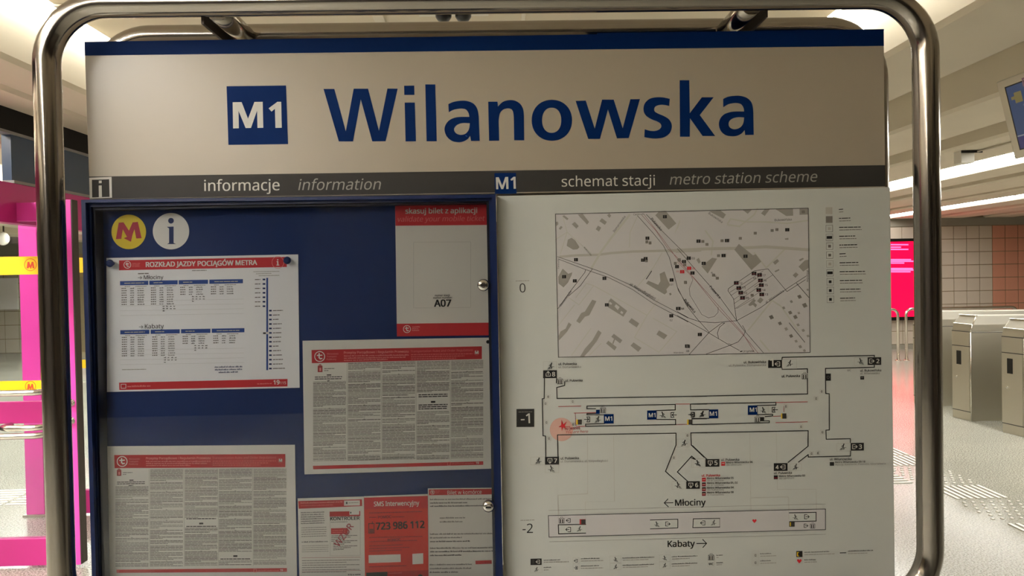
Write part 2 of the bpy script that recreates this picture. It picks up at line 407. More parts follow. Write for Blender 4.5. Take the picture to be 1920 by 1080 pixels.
# ------------------------------------------------------------------ tactile paving (parts of the floor)
def gx(x0, x1, n): return [x0 + (x1 - x0) * (i + 0.5) / n for i in range(n)]
def bar(x0, x1, d0, d1):
    B().prism([(x0, ys(d0), 0), (x0, ys(d1), 0), (x1, ys(d1), 0), (x1, ys(d0), 0)], (0, 0, 0.005)).obj('tactile_bar', 'tactile', floor)
for d0, d1 in ((4.86, 5.16), (5.72, 6.02), (6.05, 6.35), (6.38, 6.68), (3.75, 4.05), (4.07, 4.37)):
    for x in gx(3.03, 3.40, 8): bar(x - 0.011, x + 0.011, d0, d1)
for x0, x1 in ((2.62, 2.97), (2.24, 2.59), (1.86, 2.21), (-3.5, -3.15), (-3.88, -3.53), (-4.26, -3.91), (-3.12, -2.7)):
    for d in gx(5.24, 5.66, 7): bar(x0, x1, d - 0.012, d + 0.012)
bb = B()
for y0, y1 in ((4.43, 4.82), (5.2, 5.68)):
    ny = int((y1 - y0) / 0.058)
    for j, y in enumerate(gx(y0, y1, ny)):
        for x in gx(3.0, 3.42, 7):
            bb.lathe((x + (0.015 if j % 2 else -0.015), ys(y), 0), (0, 0, 1), [(0.0135, 0), (0.009, 0.005)], 8)
tag(bb.obj('tactile_bumps', 'tactile', floor), kind='stuff')

# ------------------------------------------------------------------ strip lights
def strip_light(x, z, d0, d1, w, h, m_, label, group=None):
    t = thing('strip_light', label, 'ceiling light', (x, ys((d0 + d1) / 2), z), group)
    box('housing', x - w / 2 - 0.012, x + w / 2 + 0.012, ys(d0), ys(d1), z, z + h, 'lamp_body', t, 0.004)
    box('diffuser', x - w / 2, x + w / 2, ys(d0) + 0.02, ys(d1) - 0.02, z - 0.018, z - 0.0005, m_, t)
    return t
for k, (d0, d1) in enumerate(((1.95, 4.4), (4.5, 7.0), (7.1, 9.6), (9.7, 12.2))):
    for sx, sd in ((1.675, 'right'), (-1.975, 'left')):
        strip_light(sx, SOF + 0.022, d0, d1, 0.026, 0.02, 'lamp_main', '%s thin strip light on the %s edge of the middle ceiling bay' % (('nearest', 'second', 'third', 'farthest')[k], sd), 'strip lights on the %s edge of the bay' % sd)
for k, (d0, d1) in enumerate(((2.2, 6.1), (6.2, 10.2), (10.3, 13.9))):
    nm = ('nearest', 'middle', 'farthest')[k]
    strip_light(4.66, 2.545, d0, d1, 0.24, 0.05, 'lamp_side', nm + ' wide glowing strip light between the beams above the turnstiles', 'strip lights above the turnstiles')
    strip_light(7.3, 2.545, d0, d1, 0.1, 0.05, 'lamp_far', nm + ' thin strip light in the last ceiling gap by the tiled wall', 'strip lights near the tiled wall')
for k, (d0, d1) in enumerate(((1.5, 5.0), (5.2, 9.0), (9.2, 13.0), (13.2, 16.4))):
    nm = ('nearest', 'second', 'third', 'farthest')[k]
    strip_light(-4.25, 2.7, d0, d1, 0.3, 0.05, 'lamp_side', nm + ' strip light over the room behind the magenta doors', 'strip lights behind the magenta doors')
    strip_light(-7.1, 2.7, d0, d1, 0.3, 0.05, 'lamp_side', nm + ' strip light deep in the room behind the magenta doors', 'strip lights deep behind the magenta doors')
for x, z, d0, d1, w, m_, nm in ((-1.975, SOF + 0.022, -4.8, -1.5, 0.03, 'lamp_front', 'far left bay'), (-1.975, SOF + 0.022, -1.3, 1.3, 0.03, 'lamp_near', 'left bay'), (-4.25, 2.7, -4.5, 0.0, 0.3, 'lamp_side', 'entrance side, added as fill'), (-3.15, 2.7, 0.3, 3.3, 0.3, 'lamp_side', 'entrance doors, added as fill')):  # both entrance lamps are added fill, out of view
    strip_light(x, z, d0, d1, w, 0.02, m_, 'strip light on the viewer side of the sign, over the ' + nm)

# ================================================================== SIGN STAND
DF, DR = 1.60, 1.81
def loop(d, r=0.027):
    W2, z0, z1, R_, cx = 0.945, 0.81, 2.142, 0.125, -0.004
    pts = []
    for cxx, czz, a0 in ((W2 - R_, z1 - R_, 0), (-W2 + R_, z1 - R_, 90), (-W2 + R_, z0 + R_, 180), (W2 - R_, z0 + R_, 270)):
        for k in range(13):
            a = math.radians(a0 + 90 * k / 12); pts.append((cx + cxx + R_ * math.cos(a), ys(d), czz + R_ * math.sin(a)))
    return B().tube(pts, r, 32, True)
st = thing('sign_stand', 'brushed steel stand of two rounded tube loops holding the station sign and the panels', 'sign frame', (0, 0.05, 0))
tag(loop(DF).obj('front_tube_loop', 'steel', st)); loop(DR).obj('rear_tube_loop', 'steel', st)
for x in (-0.59, 0.565):
    for nm, dz, w in (('connector_plate', 0.0, 0.020),):
        B().tube([(x, ys(DF) + 0.01, 2.132), (x, ys(DR) - 0.01, 2.132)], 0.024, 24).obj('connector_tube', 'steel', st)
    B().box(x + (0.031 if x > 0 else -0.037), x + (0.037 if x > 0 else -0.031), ys(DF) + 0.015, ys(DR) - 0.015, 2.105, 2.158).obj('connector_plate', 'dark_metal', st)
for x in (-0.60, 0.56):
    for d in (DF, DR): B().tube([(x, ys(d), 0.01), (x, ys(d), 0.80)], 0.027, 24).obj('leg', 'steel', st)
    B().box(x - 0.09, x + 0.09, ys(DF) - 0.08, ys(DR) + 0.08, 0, 0.012).obj('base_plate', 'steel_panel', st, 0.003)
for z in (0.95, 1.5, 2.0):
    for x0, x1 in ((-0.962, -0.86), (0.84, 0.925)): B().box(x0, x1, ys(DR) - 0.012, ys(DR) + 0.012, z, z + 0.03).obj('bracket', 'steel_edge', st)

# ---- station name sign
D0 = 1.66
sg = thing('station_name_sign', 'wide off-white metal sign reading Wilanowska in blue, above the two panels', 'sign', tuple(at(910, 371, D0)))
hp = B().slab([(158, 78), (1657.3, 56.3), (1660.3, 352), (168, 374)], D0, D0 + 0.11).obj('panel', 'sign_white', sg, 0.0015)
pr = Print(D0)
pr.poly([(158.3, 78.3), (1657, 56.6), (1657.4, 86), (159.2, 104.2)], 'sign_blue', 1)
pr.obj('blue_stripe', sg)
B().slab([(1120, 62), (1657.6, 54.5), (1657.4, 57), (1120, 65)], D0 - 0.0005, D0 + 0.105).obj('top_lip', 'sign_blue', sg)
pr = Print(D0); C = 1
pr.crop(590, 140, 7.111)
cor = lambda l: [(x, y, 1) for x, y in l]
pr.poly([(118, 190), (262, 190), (415, 755), (520, 187), (712, 187), (857, 748), (970, 185), (1107, 187), (945, 888), (768, 890), (615, 330), (510, 890), (322, 890)], 'letter_blue')
pr.poly([(1192, 147), (1328, 145), (1330, 270), (1195, 270)], 'letter_blue')
pr.poly([(1200, 372), (1335, 372), (1350, 888), (1212, 890)], 'letter_blue')
pr.poly([(1475, 130), (1608, 130), (1628, 888), (1492, 888)], 'letter_blue')
pr.crop(820, 140, 7.111)
pr.poly(smooth_path([(147, 392, C), (220, 362), (320, 347), (400, 352), (480, 385), (530, 450), (550, 540), (554, 640, C), (565, 882, C), (450, 884, C), (437, 815, C), (400, 862), (340, 892), (280, 900), (200, 885), (130, 830), (97, 750), (105, 680), (150, 615), (220, 577), (300, 563), (427, 563, C), (415, 510), (380, 465), (320, 452), (240, 462), (190, 480), (153, 503, C)]), 'letter_blue', 1,
        [smooth_path([(432, 648, C), (340, 645), (270, 665), (230, 705), (225, 745), (255, 785), (310, 802), (370, 790), (410, 750), (428, 700)])])
pr.poly(smooth_path([(678, 360, C), (802, 360, C), (808, 425, C), (870, 365), (950, 340), (1030, 345), (1100, 385), (1140, 450), (1153, 540), (1155, 620, C), (1158, 875, C), (1025, 875, C), (1020, 600, C), (1016, 530), (1003, 480), (975, 455), (930, 450), (875, 468), (835, 515), (820, 590), (818, 640, C), (825, 880, C), (690, 882, C)]), 'letter_blue')
pr.poly(circ(1527, 608, 269, 273, 48, 2.12), 'letter_blue', 1, [circ(1524, 608, 128, 168, 40, 2.2)])
pr.crop(1060, 140, 7.111)
pr.poly([(137, 350), (272, 345), (392, 720), (490, 333), (645, 333), (765, 715), (867, 328), (995, 325), (845, 845), (688, 850), (568, 465), (462, 855), (305, 857)], 'letter_blue')
pr.poly(smooth_path([(1393, 322, C), (1385, 418, C), (1330, 405), (1270, 402), (1210, 418), (1187, 450), (1192, 490), (1240, 520), (1310, 550), (1375, 590), (1412, 645), (1418, 710), (1390, 780), (1320, 832), (1230, 850), (1140, 848), (1053, 832, C), (1058, 728, C), (1130, 748), (1200, 750), (1255, 728), (1280, 690), (1265, 650), (1220, 622), (1150, 595), (1085, 555), (1050, 505), (1043, 440), (1065, 375), (1120, 325), (1200, 303), (1300, 303)]), 'letter_blue')
pr.crop(1250, 140, 7.2)
pr.poly([(175, 75), (305, 75), (312, 520), (475, 305), (635, 305), (447, 545), (655, 828), (485, 828), (315, 588), (312, 838), (180, 838)], 'letter_blue')
pr.poly(smooth_path([(763, 328, C), (830, 298), (920, 285), (1000, 287), (1080, 312), (1135, 360), (1162, 430), (1170, 520, C), (1175, 812, C), (1060, 815, C), (1052, 748, C), (1010, 795), (950, 825), (880, 832), (800, 818), (735, 765), (705, 680), (720, 600), (770, 540), (840, 510), (920, 497), (1045, 497, C), (1038, 450), (1005, 400), (940, 383), (870, 390), (820, 405), (765, 440, C)]), 'letter_blue', 1,
        [smooth_path([(1045, 577, C), (960, 575), (890, 592), (845, 630), (837, 680), (860, 718), (910, 737), (970, 725), (1015, 690), (1038, 640)])])
pr.obj('lettering', sg)
pr = Print(D0).crop(400, 120, 3.4286)
pr.poly([(85, 143), (467, 138), (480, 515), (97, 520)], 'letter_blue', 1)
sq = pr.obj('line_symbol', sg)
pr = Print(D0).crop(400, 120, 3.4286)
pr.poly([(124, 246), (182, 245), (223, 352), (264, 244), (317, 243), (321, 410), (284, 411), (281, 300), (242, 411), (208, 412), (162, 302), (164, 413), (127, 414)], 'p_silver', 3)
pr.poly([(412, 243), (436, 243), (440, 410), (399, 411), (396, 288), (374, 306), (355, 285)], 'p_silver', 3)
pr.obj('symbol_lettering', sq)
# heading strip
pr = Print(D0)
pr.poly([(167, 331.2), (1659.7, 309.6), (1660.2, 349.2), (168, 373)], 'strip_grey', 1)
hs = pr.obj('heading_strip', sg)
pr = Print(D0)
pr.crop(370, 310, 5.333)
pr.text('informacje', (70, 257), (822, 249), 'p_silver', 3, 0.006, res=4)
pr.cut('heading_lettering', hs); pr.text('information', (1008, 248), (1825, 241), 'p_silver2', 3, 0.0, 0.2, res=4)
pr.cut('heading_lettering', hs); pr.crop(1040, 300, 3.765)
pr.text('schemat stacji', (50, 188), (708, 179), 'p_silver', 3, 0.0, res=4)
pr.cut('heading_lettering', hs); pr.text('metro station scheme', (812, 174), (1848, 152), 'p_silver2', 3, 0.0, 0.2, res=4)
pr.obj('heading_lettering', hs)
pr = Print(D0).crop(150, 290, 4.683)
pr.poly([(80, 202), (277, 195), (281, 378), (85, 386)], 'p_silver', 2)
pr.poly([(104, 221), (256, 216), (260, 371), (107, 376)], 'strip_grey', 3)
pr.poly([(165, 228), (190, 227), (190, 250), (165, 251)], 'p_silver', 4)
pr.poly([(164, 271), (190, 270), (193, 372), (166, 373)], 'p_silver', 4)
pr.obj('information_symbol', hs)
pr = Print(D0)
pr.poly([(927, 324.6), (967.5, 324), (968.5, 363), (928, 363.6)], 'letter_blue', 2)
pr.text('M1', (931, 354.5), (966.5, 353.5), 'p_silver', 3, 0.02, res=4)
pr.obj('line_symbol', hs)

# ---- station plan sign
DP = 1.64
ps = thing('station_plan_sign', 'tall pale panel with street map and level plans, right of the blue case', 'sign', tuple(at(1310, 1080, DP)))
B().slab([(931, 367.5), (1669, 350.5), (1678.6, 1098), (944.6, 1112)], DP, DP + 0.12).obj('panel', 'plan_white', ps, 0.002)
# street map
pr = Print(DP)
mapc = [(1041.4, 401.5), (1515.5, 390.3), (1518.9, 660.8), (1047, 669.9)]
pr.poly(mapc, 'p_lilac', 0)
L_ = (1030, 380, 3.6); R__ = (1270, 380, 3.6)
pr.crop(*L_)
def stripe(pts, w, m_='p_light', lay=1): pr.line(pts, w, m_, lay)
stripe([(75, 365), (180, 356), (330, 352), (420, 340), (560, 330), (760, 325), (935, 318)], 16, 'p_light')
stripe([(285, 440), (350, 330), (420, 235), (540, 85)], 14, 'p_pale')
for l in ([(75, 345), (120, 200), (40, 250)], [(120, 200), (90, 90)], [(120, 200), (280, 340)], [(130, 640), (200, 690), (300, 560), (250, 545), (180, 640)], [(300, 560), (660, 760), (575, 910), (740, 1010), (860, 870), (700, 780)], [(60, 830), (170, 690)], [(150, 1030), (280, 850)], [(540, 300), (545, 200), (600, 80)], [(600, 560), (700, 440), (760, 340)], [(270, 1030), (350, 950)], [(660, 760), (740, 650)], [(850, 200), (880, 120)]):
    pr.line(l, 5, 'p_pale', 1)
bl = [[(118, 285), (125, 250), (150, 237), (175, 255), (203, 300), (190, 315), (160, 317), (118, 292)],
      [(715, 85), (740, 60), (785, 55), (857, 140), (805, 182)], [(192, 80), (225, 75), (268, 130), (255, 148)], [(88, 92), (100, 85), (130, 108), (120, 118)],
      [(152, 145), (172, 130), (198, 158), (182, 175)], [(313, 180), (328, 155), (350, 168), (335, 195)], [(338, 125), (355, 105), (388, 130), (375, 150)], [(390, 85), (405, 72), (418, 88), (405, 103)],
      [(42, 130), (58, 128), (62, 145), (48, 158)], [(63, 175), (78, 157), (90, 165), (75, 183)],
      [(652, 545), (668, 527), (735, 555), (750, 530), (745, 480), (778, 465), (798, 520), (815, 555), (790, 585), (795, 605), (778, 620)],
      [(60, 500), (90, 445), (128, 480), (155, 470), (150, 490), (125, 540), (95, 572), (62, 545)],
      [(400, 665), (415, 645), (525, 730), (500, 770), (395, 705)], [(535, 805), (555, 780), (607, 815), (590, 842)], [(723, 890), (740, 862), (797, 895), (775, 922)], [(548, 965), (568, 943), (622, 980), (600, 1007)],
      [(182, 800), (215, 745), (240, 735), (290, 655), (318, 665), (270, 760), (240, 770), (205, 815)], [(62, 900), (75, 870), (110, 850), (130, 808), (150, 822), (120, 870), (65, 930)],
      [(208, 1038), (240, 985), (290, 930), (330, 860), (353, 878), (320, 935), (270, 1000), (235, 1038)],
      [(383, 950), (398, 932), (455, 975), (440, 998)], [(418, 905), (435, 885), (493, 928), (478, 950)], [(425, 950), (438, 915), (445, 920), (432, 955)], [(808, 612), (820, 608), (826, 620), (814, 627)]]
for b_ in bl: pr.poly(b_, 'p_mid', 2)
for b_ in ([(440, 700), (450, 685), (475, 705), (462, 725)], [(478, 742), (486, 730), (500, 742), (492, 752)], [(402, 680), (408, 668), (424, 680), (418, 690)]): pr.poly(b_, 'p_lilac', 3)
for w, l in ((3, [(55, 365), (250, 432), (380, 478), (560, 562), (700, 655), (936, 778)]), (3, [(60, 380), (240, 450), (400, 505), (560, 585), (700, 680), (936, 805)]),
             (3, [(245, 452), (240, 470), (140, 600), (58, 715)]), (3, [(290, 448), (210, 560), (130, 630)]), (3, [(595, 88), (700, 205), (770, 290), (810, 370), (840, 480), (870, 590), (936, 700)]), (3, [(655, 80), (760, 190), (936, 365)]),
             (2, [(625, 85), (720, 190), (800, 310), (936, 440)]), (2, [(640, 80), (770, 250), (870, 390), (936, 455)])):
    pr.line(l, w, 'p_dark' if w == 3 else 'p_maroon', 3)
def chip(x, y, m_='p_black', w=26, h=22): pr.rect(x - w / 2, y - h / 2, x + w / 2, y + h / 2, m_, 5); pr.line([(x - 1, y - h / 2 + 3), (x - 1, y + h / 2 - 3)], 2, 'p_mid', 6)
for x, y in ((180, 385), (372, 511), (172, 528), (825, 522), (868, 715), (823, 764), (100, 500), (388, 690), (780, 95), (662, 240), (632, 388), (650, 378), (862, 432), (910, 398), (928, 968)): chip(x, y)
for x, y in ((658, 265), (680, 272), (655, 392), (850, 410), (878, 388), (918, 538)): chip(x, y, 'p_grey', 18, 20)
chip(897, 466, 'red', 28, 22)
pr.text('Puławska', (683, 112), (750, 190), 'p_dark', 5, 0.01); pr.text('al. Niepodległości', (540, 555), (710, 655), 'p_dark', 5, 0.01)
pr.text('Domaniewska', (440, 200), (515, 95), 'p_dark', 5); pr.text('Wałbrzyska', (230, 303), (280, 358), 'p_dark', 5); pr.text('Centrum', (568, 86), (640, 82), 'p_dark', 5)
pr.text('Centrum', (66, 445), (66, 385), 'p_dark', 5); pr.text('Domaniewska', (78, 700), (150, 600), 'p_dark', 5); pr.text('Wierzbno', (838, 1018), (905, 1017), 'p_dark', 5)
pr.text('02', (813, 800), (832, 800), 'p_dark', 5); pr.text('04', (892, 722), (910, 722), 'p_dark', 5); pr.text('01', (818, 560), (834, 560), 'p_dark', 5); pr.text('05', (858, 470), (874, 470), 'red', 5)
pr.line([(655, 515), (690, 462)], 5, 'p_dark', 4); pr.text('Puławska', (908, 660), (960, 722), 'p_dark', 5)
pr.crop(*R__)
stripe([(-60, 325), (190, 312), (390, 308), (600, 298), (884, 318)], 20, 'p_light'); stripe([(0, 325), (150, 318)], 26, 'p_light')
for l in ([(340, 140), (360, 110), (470, 130), (600, 130), (740, 140), (880, 120)], [(340, 150), (420, 160), (520, 80), (540, 40)], [(190, 190), (240, 260), (230, 350)], [(480, 860), (640, 660), (700, 700), (820, 870)], [(520, 340), (600, 440), (740, 300)], [(560, 930), (620, 1000)], [(0, 170), (15, 130)]):
    pr.line(l, 10, 'p_pale', 1)
bl = [[(385, 318), (415, 278), (510, 355), (530, 348), (567, 398), (500, 455)], [(163, 430), (235, 372), (268, 378), (205, 478)], [(215, 58), (290, 52), (328, 80), (310, 108)], [(440, 48), (505, 46), (475, 75)], [(565, 72), (590, 44), (625, 43), (590, 90)],
      [(660, 42), (780, 40), (782, 88), (735, 90)], [(825, 38), (880, 36), (882, 80), (825, 82)], [(645, 402), (675, 380), (687, 395), (660, 420)], [(818, 432), (860, 390), (884, 385), (886, 440), (850, 465)], [(655, 462), (685, 448), (690, 456), (662, 470)],
      [(778, 490), (800, 470), (818, 485), (798, 507)], [(478, 690), (515, 650), (530, 660), (520, 675), (538, 690), (528, 708), (510, 690), (490, 698)], [(538, 665), (560, 638), (582, 655), (560, 680)], [(128, 385), (145, 372), (158, 400), (145, 412)],
      [(820, 385), (848, 372), (855, 380), (828, 396)], [(725, 242), (750, 238), (750, 250), (728, 250)]]
for b_ in bl: pr.poly(b_, 'p_mid', 2)
for x, y, s_ in ((635, 773, 24), (693, 815, 20), (735, 852, 18), (768, 900, 20), (802, 935, 16), (830, 972, 18), (858, 998, 15), (815, 825, 16), (850, 862, 17), (882, 900, 15), (797, 772, 22), (762, 742, 20), (718, 710, 16), (770, 668, 16), (825, 635, 22), (860, 693, 26), (880, 588, 12), (820, 745, 14)):
    a = 0.75; c, q = math.cos(a) * s_, math.sin(a) * s_
    pr.poly([(x - c, y - q * 0.4), (x + q * 0.3, y - c * 0.9), (x + c, y + q * 0.4), (x - q * 0.3, y + c * 0.9)], 'p_mid' if s_ < 20 else 'p_grey', 2)
for w, l in ((3, [(0, 310), (130, 460), (280, 630), (440, 850), (580, 1012)]), (3, [(0, 570), (60, 690), (130, 780), (215, 875)]), (3, [(80, 1025), (215, 875), (300, 812), (320, 812)]), (3, [(0, 735), (80, 780), (150, 803), (250, 810), (400, 797), (560, 710), (740, 580), (870, 495)]),
             (3, [(0, 762), (180, 860), (345, 958), (420, 998)]), (3, [(195, 1022), (350, 965), (410, 940), (450, 890), (460, 865), (440, 830)]), (3, [(278, 915), (270, 880), (285, 840), (320, 812)]), (3, [(400, 795), (388, 715), (380, 650), (342, 595), (345, 580), (520, 460), (612, 447), (740, 600), (865, 520)]),
             (2, [(95, 500), (105, 520), (80, 580), (85, 625), (165, 755), (210, 778), (250, 768), (275, 740), (275, 705)]), (2, [(390, 715), (560, 600)]), (2, [(385, 680), (560, 560)]), (2, [(380, 655), (555, 530)]), (2, [(365, 625), (550, 500)]), (2, [(355, 605), (580, 460)]), (2, [(400, 715), (520, 645)]), (2, [(520, 570), (645, 487)]), (4, [(805, 545), (888, 640)]), (4, [(755, 812), (860, 942)]), (2, [(345, 950), (370, 960)])):
    pr.line(l, w, 'p_dark', 3)
for l in ([(0, 400), (120, 520), (280, 720), (460, 910), (545, 1015)], [(0, 385), (110, 505), (300, 720), (440, 880), (520, 1010)]): pr.line(l, 2, 'p_maroon', 3)
for x, y in ((398, 542), (415, 577), (428, 608), (440, 643), (518, 478), (555, 488), (561, 525), (567, 557), (550, 590), (570, 620)): chip(x, y, 'p_black', 32, 24); pr.rect(x - 14, y + 2, x + 14, y + 5, 'p_maroon', 6)
for x, y in ((77, 375), (102, 475), (152, 890), (70, 970), (8, 715), (460, 362), (178, 410), (45, 398), (143, 260), (335, 256), (312, 357), (742, 183)): chip(x, y, 'p_black', 28, 22)
for x, y in ((172, 262), (302, 257), (278, 358), (200, 282), (672, 182), (640, 188), (526, 206), (425, 241), (55, 540), (505, 625), (50, 420), (270, 510), (245, 490), (12, 385), (850, 62)): chip(x, y, 'p_grey', 20, 18)
chip(32, 466, 'red', 28, 22); chip(80, 443, 'red', 28, 22); pr.text('06', (102, 450), (120, 450), 'red', 5)
for t_, x, y in (('17', 575, 498), ('16', 582, 532), ('15', 590, 563), ('14', 574, 597), ('13', 592, 627), ('18', 510, 517), ('12', 418, 550), ('11', 438, 583), ('10', 450, 617), ('09', 463, 650), ('03', 98, 383), ('08', 60, 1008), ('04', 26, 722)): pr.text(t_, (x, y), (x + 20, y), 'p_dark', 5, 0.01)
pr.text('Puławska', (215, 570), (282, 648), 'p_dark', 5, 0.01); pr.text('Puławska', (42, 660), (112, 745), 'p_dark', 5, 0.01); pr.text('Rolna', (225, 475), (258, 502), 'p_dark', 5); pr.text('Bukowińska', (657, 125), (772, 120), 'p_dark', 5)
pr.text('Bukowińska', (208, 75), (300, 138), 'p_dark', 5); pr.text('al. Wilanowska', (600, 682), (720, 600), 'p_dark', 5); pr.text('Wilanów', (873, 455), (873, 535), 'p_dark', 5); pr.text('Ursynów', (442, 1010), (518, 1007), 'p_dark', 5)
pr.line([(427, 1005), (435, 1003)], 7, 'p_dark', 4)
pr.o = (0, 0, 1); pr.line(mapc + [mapc[0]], 1.1, 'p_dark', 4)
pr.obj('street_map', ps)

# ---- icons used on the plan
def man(p, x, y, s_, m_='p_black', flip=1, lay=4):
    """walking figure on an escalator or stair"""
    f = lambda l: [(x + a * s_ * flip, y + b_ * s_) for a, b_ in l]
    p.disc(x + 0.12 * s_ * flip, y - 0.36 * s_, 0.08 * s_, m_, lay, 10)
    p.line(f([(0.08, -0.25), (0.0, 0.02)]), 0.13 * s_, m_, lay); p.line(f([(0.0, 0.02), (0.16, 0.16), (0.10, 0.36)]), 0.08 * s_, m_, lay)
    p.line(f([(0.0, 0.02), (-0.12, 0.2), (-0.3, 0.28)]), 0.08 * s_, m_, lay); p.line(f([(0.08, -0.2), (-0.14, -0.12), (-0.2, 0.0)]), 0.06 * s_, m_, lay)
    p.line(f([(-0.42, 0.42), (-0.2, 0.40), (0.2, 0.12), (0.42, 0.1)]), 0.05 * s_, m_, lay)
def exit_icon(p, x, y, s_, ang=0, m_='p_black', lay=4, mode='out'):
    """bracket with an arrow; ang in quarter turns"""
    c, q = [(1, 0), (0, 1), (-1, 0), (0, -1)][ang % 4]
    f = lambda l: [(x + (a * c - b_ * q) * s_, y + (a * q + b_ * c) * s_) for a, b_ in l]
    o = 0.12 if mode == 'out' else 0.45
    p.line(f([(0.1, -0.36), (-0.34, -0.36), (-0.34, 0.36), (0.1, 0.36)] if mode == 'out' else [(-0.1, -0.36), (0.34, -0.36), (0.34, 0.36), (-0.1, 0.36)]), 0.1 * s_, m_, lay)
    e = 0.46 if mode == 'out' else 0.18; st_ = -0.1 if mode == 'out' else -0.45
    p.line(f([(st_, 0), (e, 0)]), 0.1 * s_, m_, lay); p.line(f([(e - 0.22, -0.22), (e, 0), (e - 0.22, 0.22)]), 0.1 * s_, m_, lay)
def lift(p, x, y, s_, m_='p_dark'): 
    p.frame(x - s_ / 2, y - s_ / 2.4, x + s_ / 2, y + s_ / 2, 0.08 * s_, m_, 4)
    for a in (-0.22, 0.2): p.line([(x + a * s_, y - 0.1 * s_), (x + a * s_, y + 0.35 * s_)], 0.2 * s_, m_, 4); p.disc(x + a * s_, y - 0.22 * s_, 0.09 * s_, m_, 4, 8)
    p.line([(x - 0.2 * s_, y - 0.62 * s_), (x - 0.1 * s_, y - 0.72 * s_)], 0.08 * s_, m_, 4); p.line([(x + 0.2 * s_, y - 0.62 * s_), (x + 0.1 * s_, y - 0.72 * s_)], 0.08 * s_, m_, 4)
def small_icon(p, x, y, s_=26): p.frame(x - s_ / 2, y - s_ / 2, x + s_ / 2, y + s_ / 2, 1.6, 'p_light', 3); p.rect(x - s_ * 0.2, y - s_ * 0.25, x + s_ * 0.25, y + s_ * 0.3, 'p_grey', 4); p.rect(x - s_ * 0.05, y - s_ * 0.1, x + s_ * 0.15, y + s_ * 0.12, 'plan_white', 5)
def cell(p, x0, y0, x1, y1, w=1.6, m_='p_light'): p.frame(x0, y0, x1, y1, w, m_, 3)
BK = 6.2
pr = Print(DP).crop(950, 640, 3.6)
ln = lambda pts, w=BK, m_='p_black', lay=3: pr.line(pts, w, m_, lay)
# upper left arm, hall outline
ln([(255, 248), (253, 385), (240, 388), (245, 637), (262, 640), (264, 780)]); ln([(337, 248), (336, 280)]); ln([(392, 272), (391, 298), (338, 312), (340, 386), (1350, 370)])
ln([(346, 778), (343, 632), (1143, 620), (1143, 700), (1072, 878), (1145, 943)]); ln([(1332, 782), (1246, 700), (1243, 618), (1350, 617)]); ln([(1272, 795), (1249, 775), (1152, 882), (1222, 945)])
ln([(600, 455), (542, 455), (542, 437), (1138, 426), (1138, 463), (1012, 467)]); ln([(600, 487), (542, 488), (542, 497), (660, 497)]); ln([(660, 555), (533, 559), (533, 573), (1140, 562), (1140, 528), (1012, 527)])
ln([(1350, 462), (1242, 463), (1240, 424), (1350, 423)]); ln([(1250, 524), (1350, 522)]); ln([(1250, 562), (1350, 560)])
for l in ([(350, 440), (500, 437)], [(455, 484), (600, 481)], [(355, 577), (425, 575)], [(470, 575), (535, 573)], [(1140, 424), (1240, 423)]): ln(l, 4, 'p_redline')
pr.dash((463, 484), (468, 574), 4, 'p_maroon', 8); pr.dash((1145, 562), (1240, 560), 4, 'p_maroon', 9)
for l in ([(545, 640), (547, 1028), (347, 1040)], [(722, 640), (727, 1080)], [(347, 1040), (349, 1200)]): pr.line(l, 2, 'p_light', 1)
pr.disc(370, 595, 79, 'p_blush', 1)
pr.poly([(370, 528), (382, 560), (406, 540), (392, 572), (400, 590), (380, 580), (372, 606), (370, 575), (350, 578), (368, 566)], 'red_dark', 6)
pr.text('tu jesteś', (392, 597), (495, 594), 'p_maroon', 5, 0.02); pr.text('You are here', (396, 621), (548, 617), 'p_redline', 5, 0, 0.2)
# labels and boxes
def badge(x0, y0, x1, y1, num, ix, nx, ang, side=1):
    pr.rect(x0, y0, x1, y1, 'strip_grey' if 0 else 'p_black', 4, -0.012)
    exit_icon(pr, ix, (y0 + y1) / 2 - 1, (y1 - y0) * 0.75, ang, 'p_silver', 6); w = (y1 - y0) * 0.36
    pr.text(num, (nx - w / 2, y1 - (y1 - y0) * 0.24), (nx + w / 2, y1 - (y1 - y0) * 0.245), 'p_silver', 6, 0.02, vs=1.0)
badge(246, 196, 339, 249, '8', 280, 317, 3); badge(259, 780, 352, 832, '7', 292, 330, 1); badge(1212, 945, 1304, 996, '6', 1243, 1283, 1)
cell(pr, 247, 138, 337, 194); man(pr, 297, 166, 52); cell(pr, 162, 782, 258, 834); man(pr, 213, 806, 50); cell(pr, 260, 834, 352, 888); man(pr, 303, 860, 52, flip=-1); cell(pr, 1148, 660, 1232, 714); man(pr, 1198, 686, 50); cell(pr, 1116, 945, 1208, 998); man(pr, 1158, 970, 52, flip=-1); cell(pr, 1248, 795, 1335, 850); man(pr, 1290, 822, 46, flip=-1)
lift(pr, 360, 270, 36); lift(pr, 650, 465, 36)
pr.rect(603, 462, 628, 490, 'letter_blue', 4)
for x, y in ((280, 373), (262, 420), (445, 406), (268, 547), (285, 655), (1220, 635), (1128, 785), (448, 560)): small_icon(pr, x, y)
pr.rect(470, 528, 507, 562, 'p_yellow', 4); pr.rect(480, 528, 507, 562, 'p_dark', 5); pr.rect(1218, 528, 1254, 562, 'p_yellow', 4); pr.rect(1228, 528, 1254, 562, 'p_dark', 5)
cell(pr, 515, 500, 600, 552); cell(pr, 600, 500, 656, 552); exit_icon(pr, 545, 527, 46, 0, mode='in'); man(pr, 615, 526, 50)
pr.rect(656, 492, 722, 556, 'letter_blue', 4); pr.text('M1', (666, 536), (712, 535), 'p_silver', 6, 0.02)
pr.rect(948, 467, 1012, 529, 'letter_blue', 4); pr.text('M1', (960, 512), (1004, 511), 'p_silver', 6, 0.02); man(pr, 1055, 496, 50, flip=-1); exit_icon(pr, 1125, 497, 46, 2, mode='in')
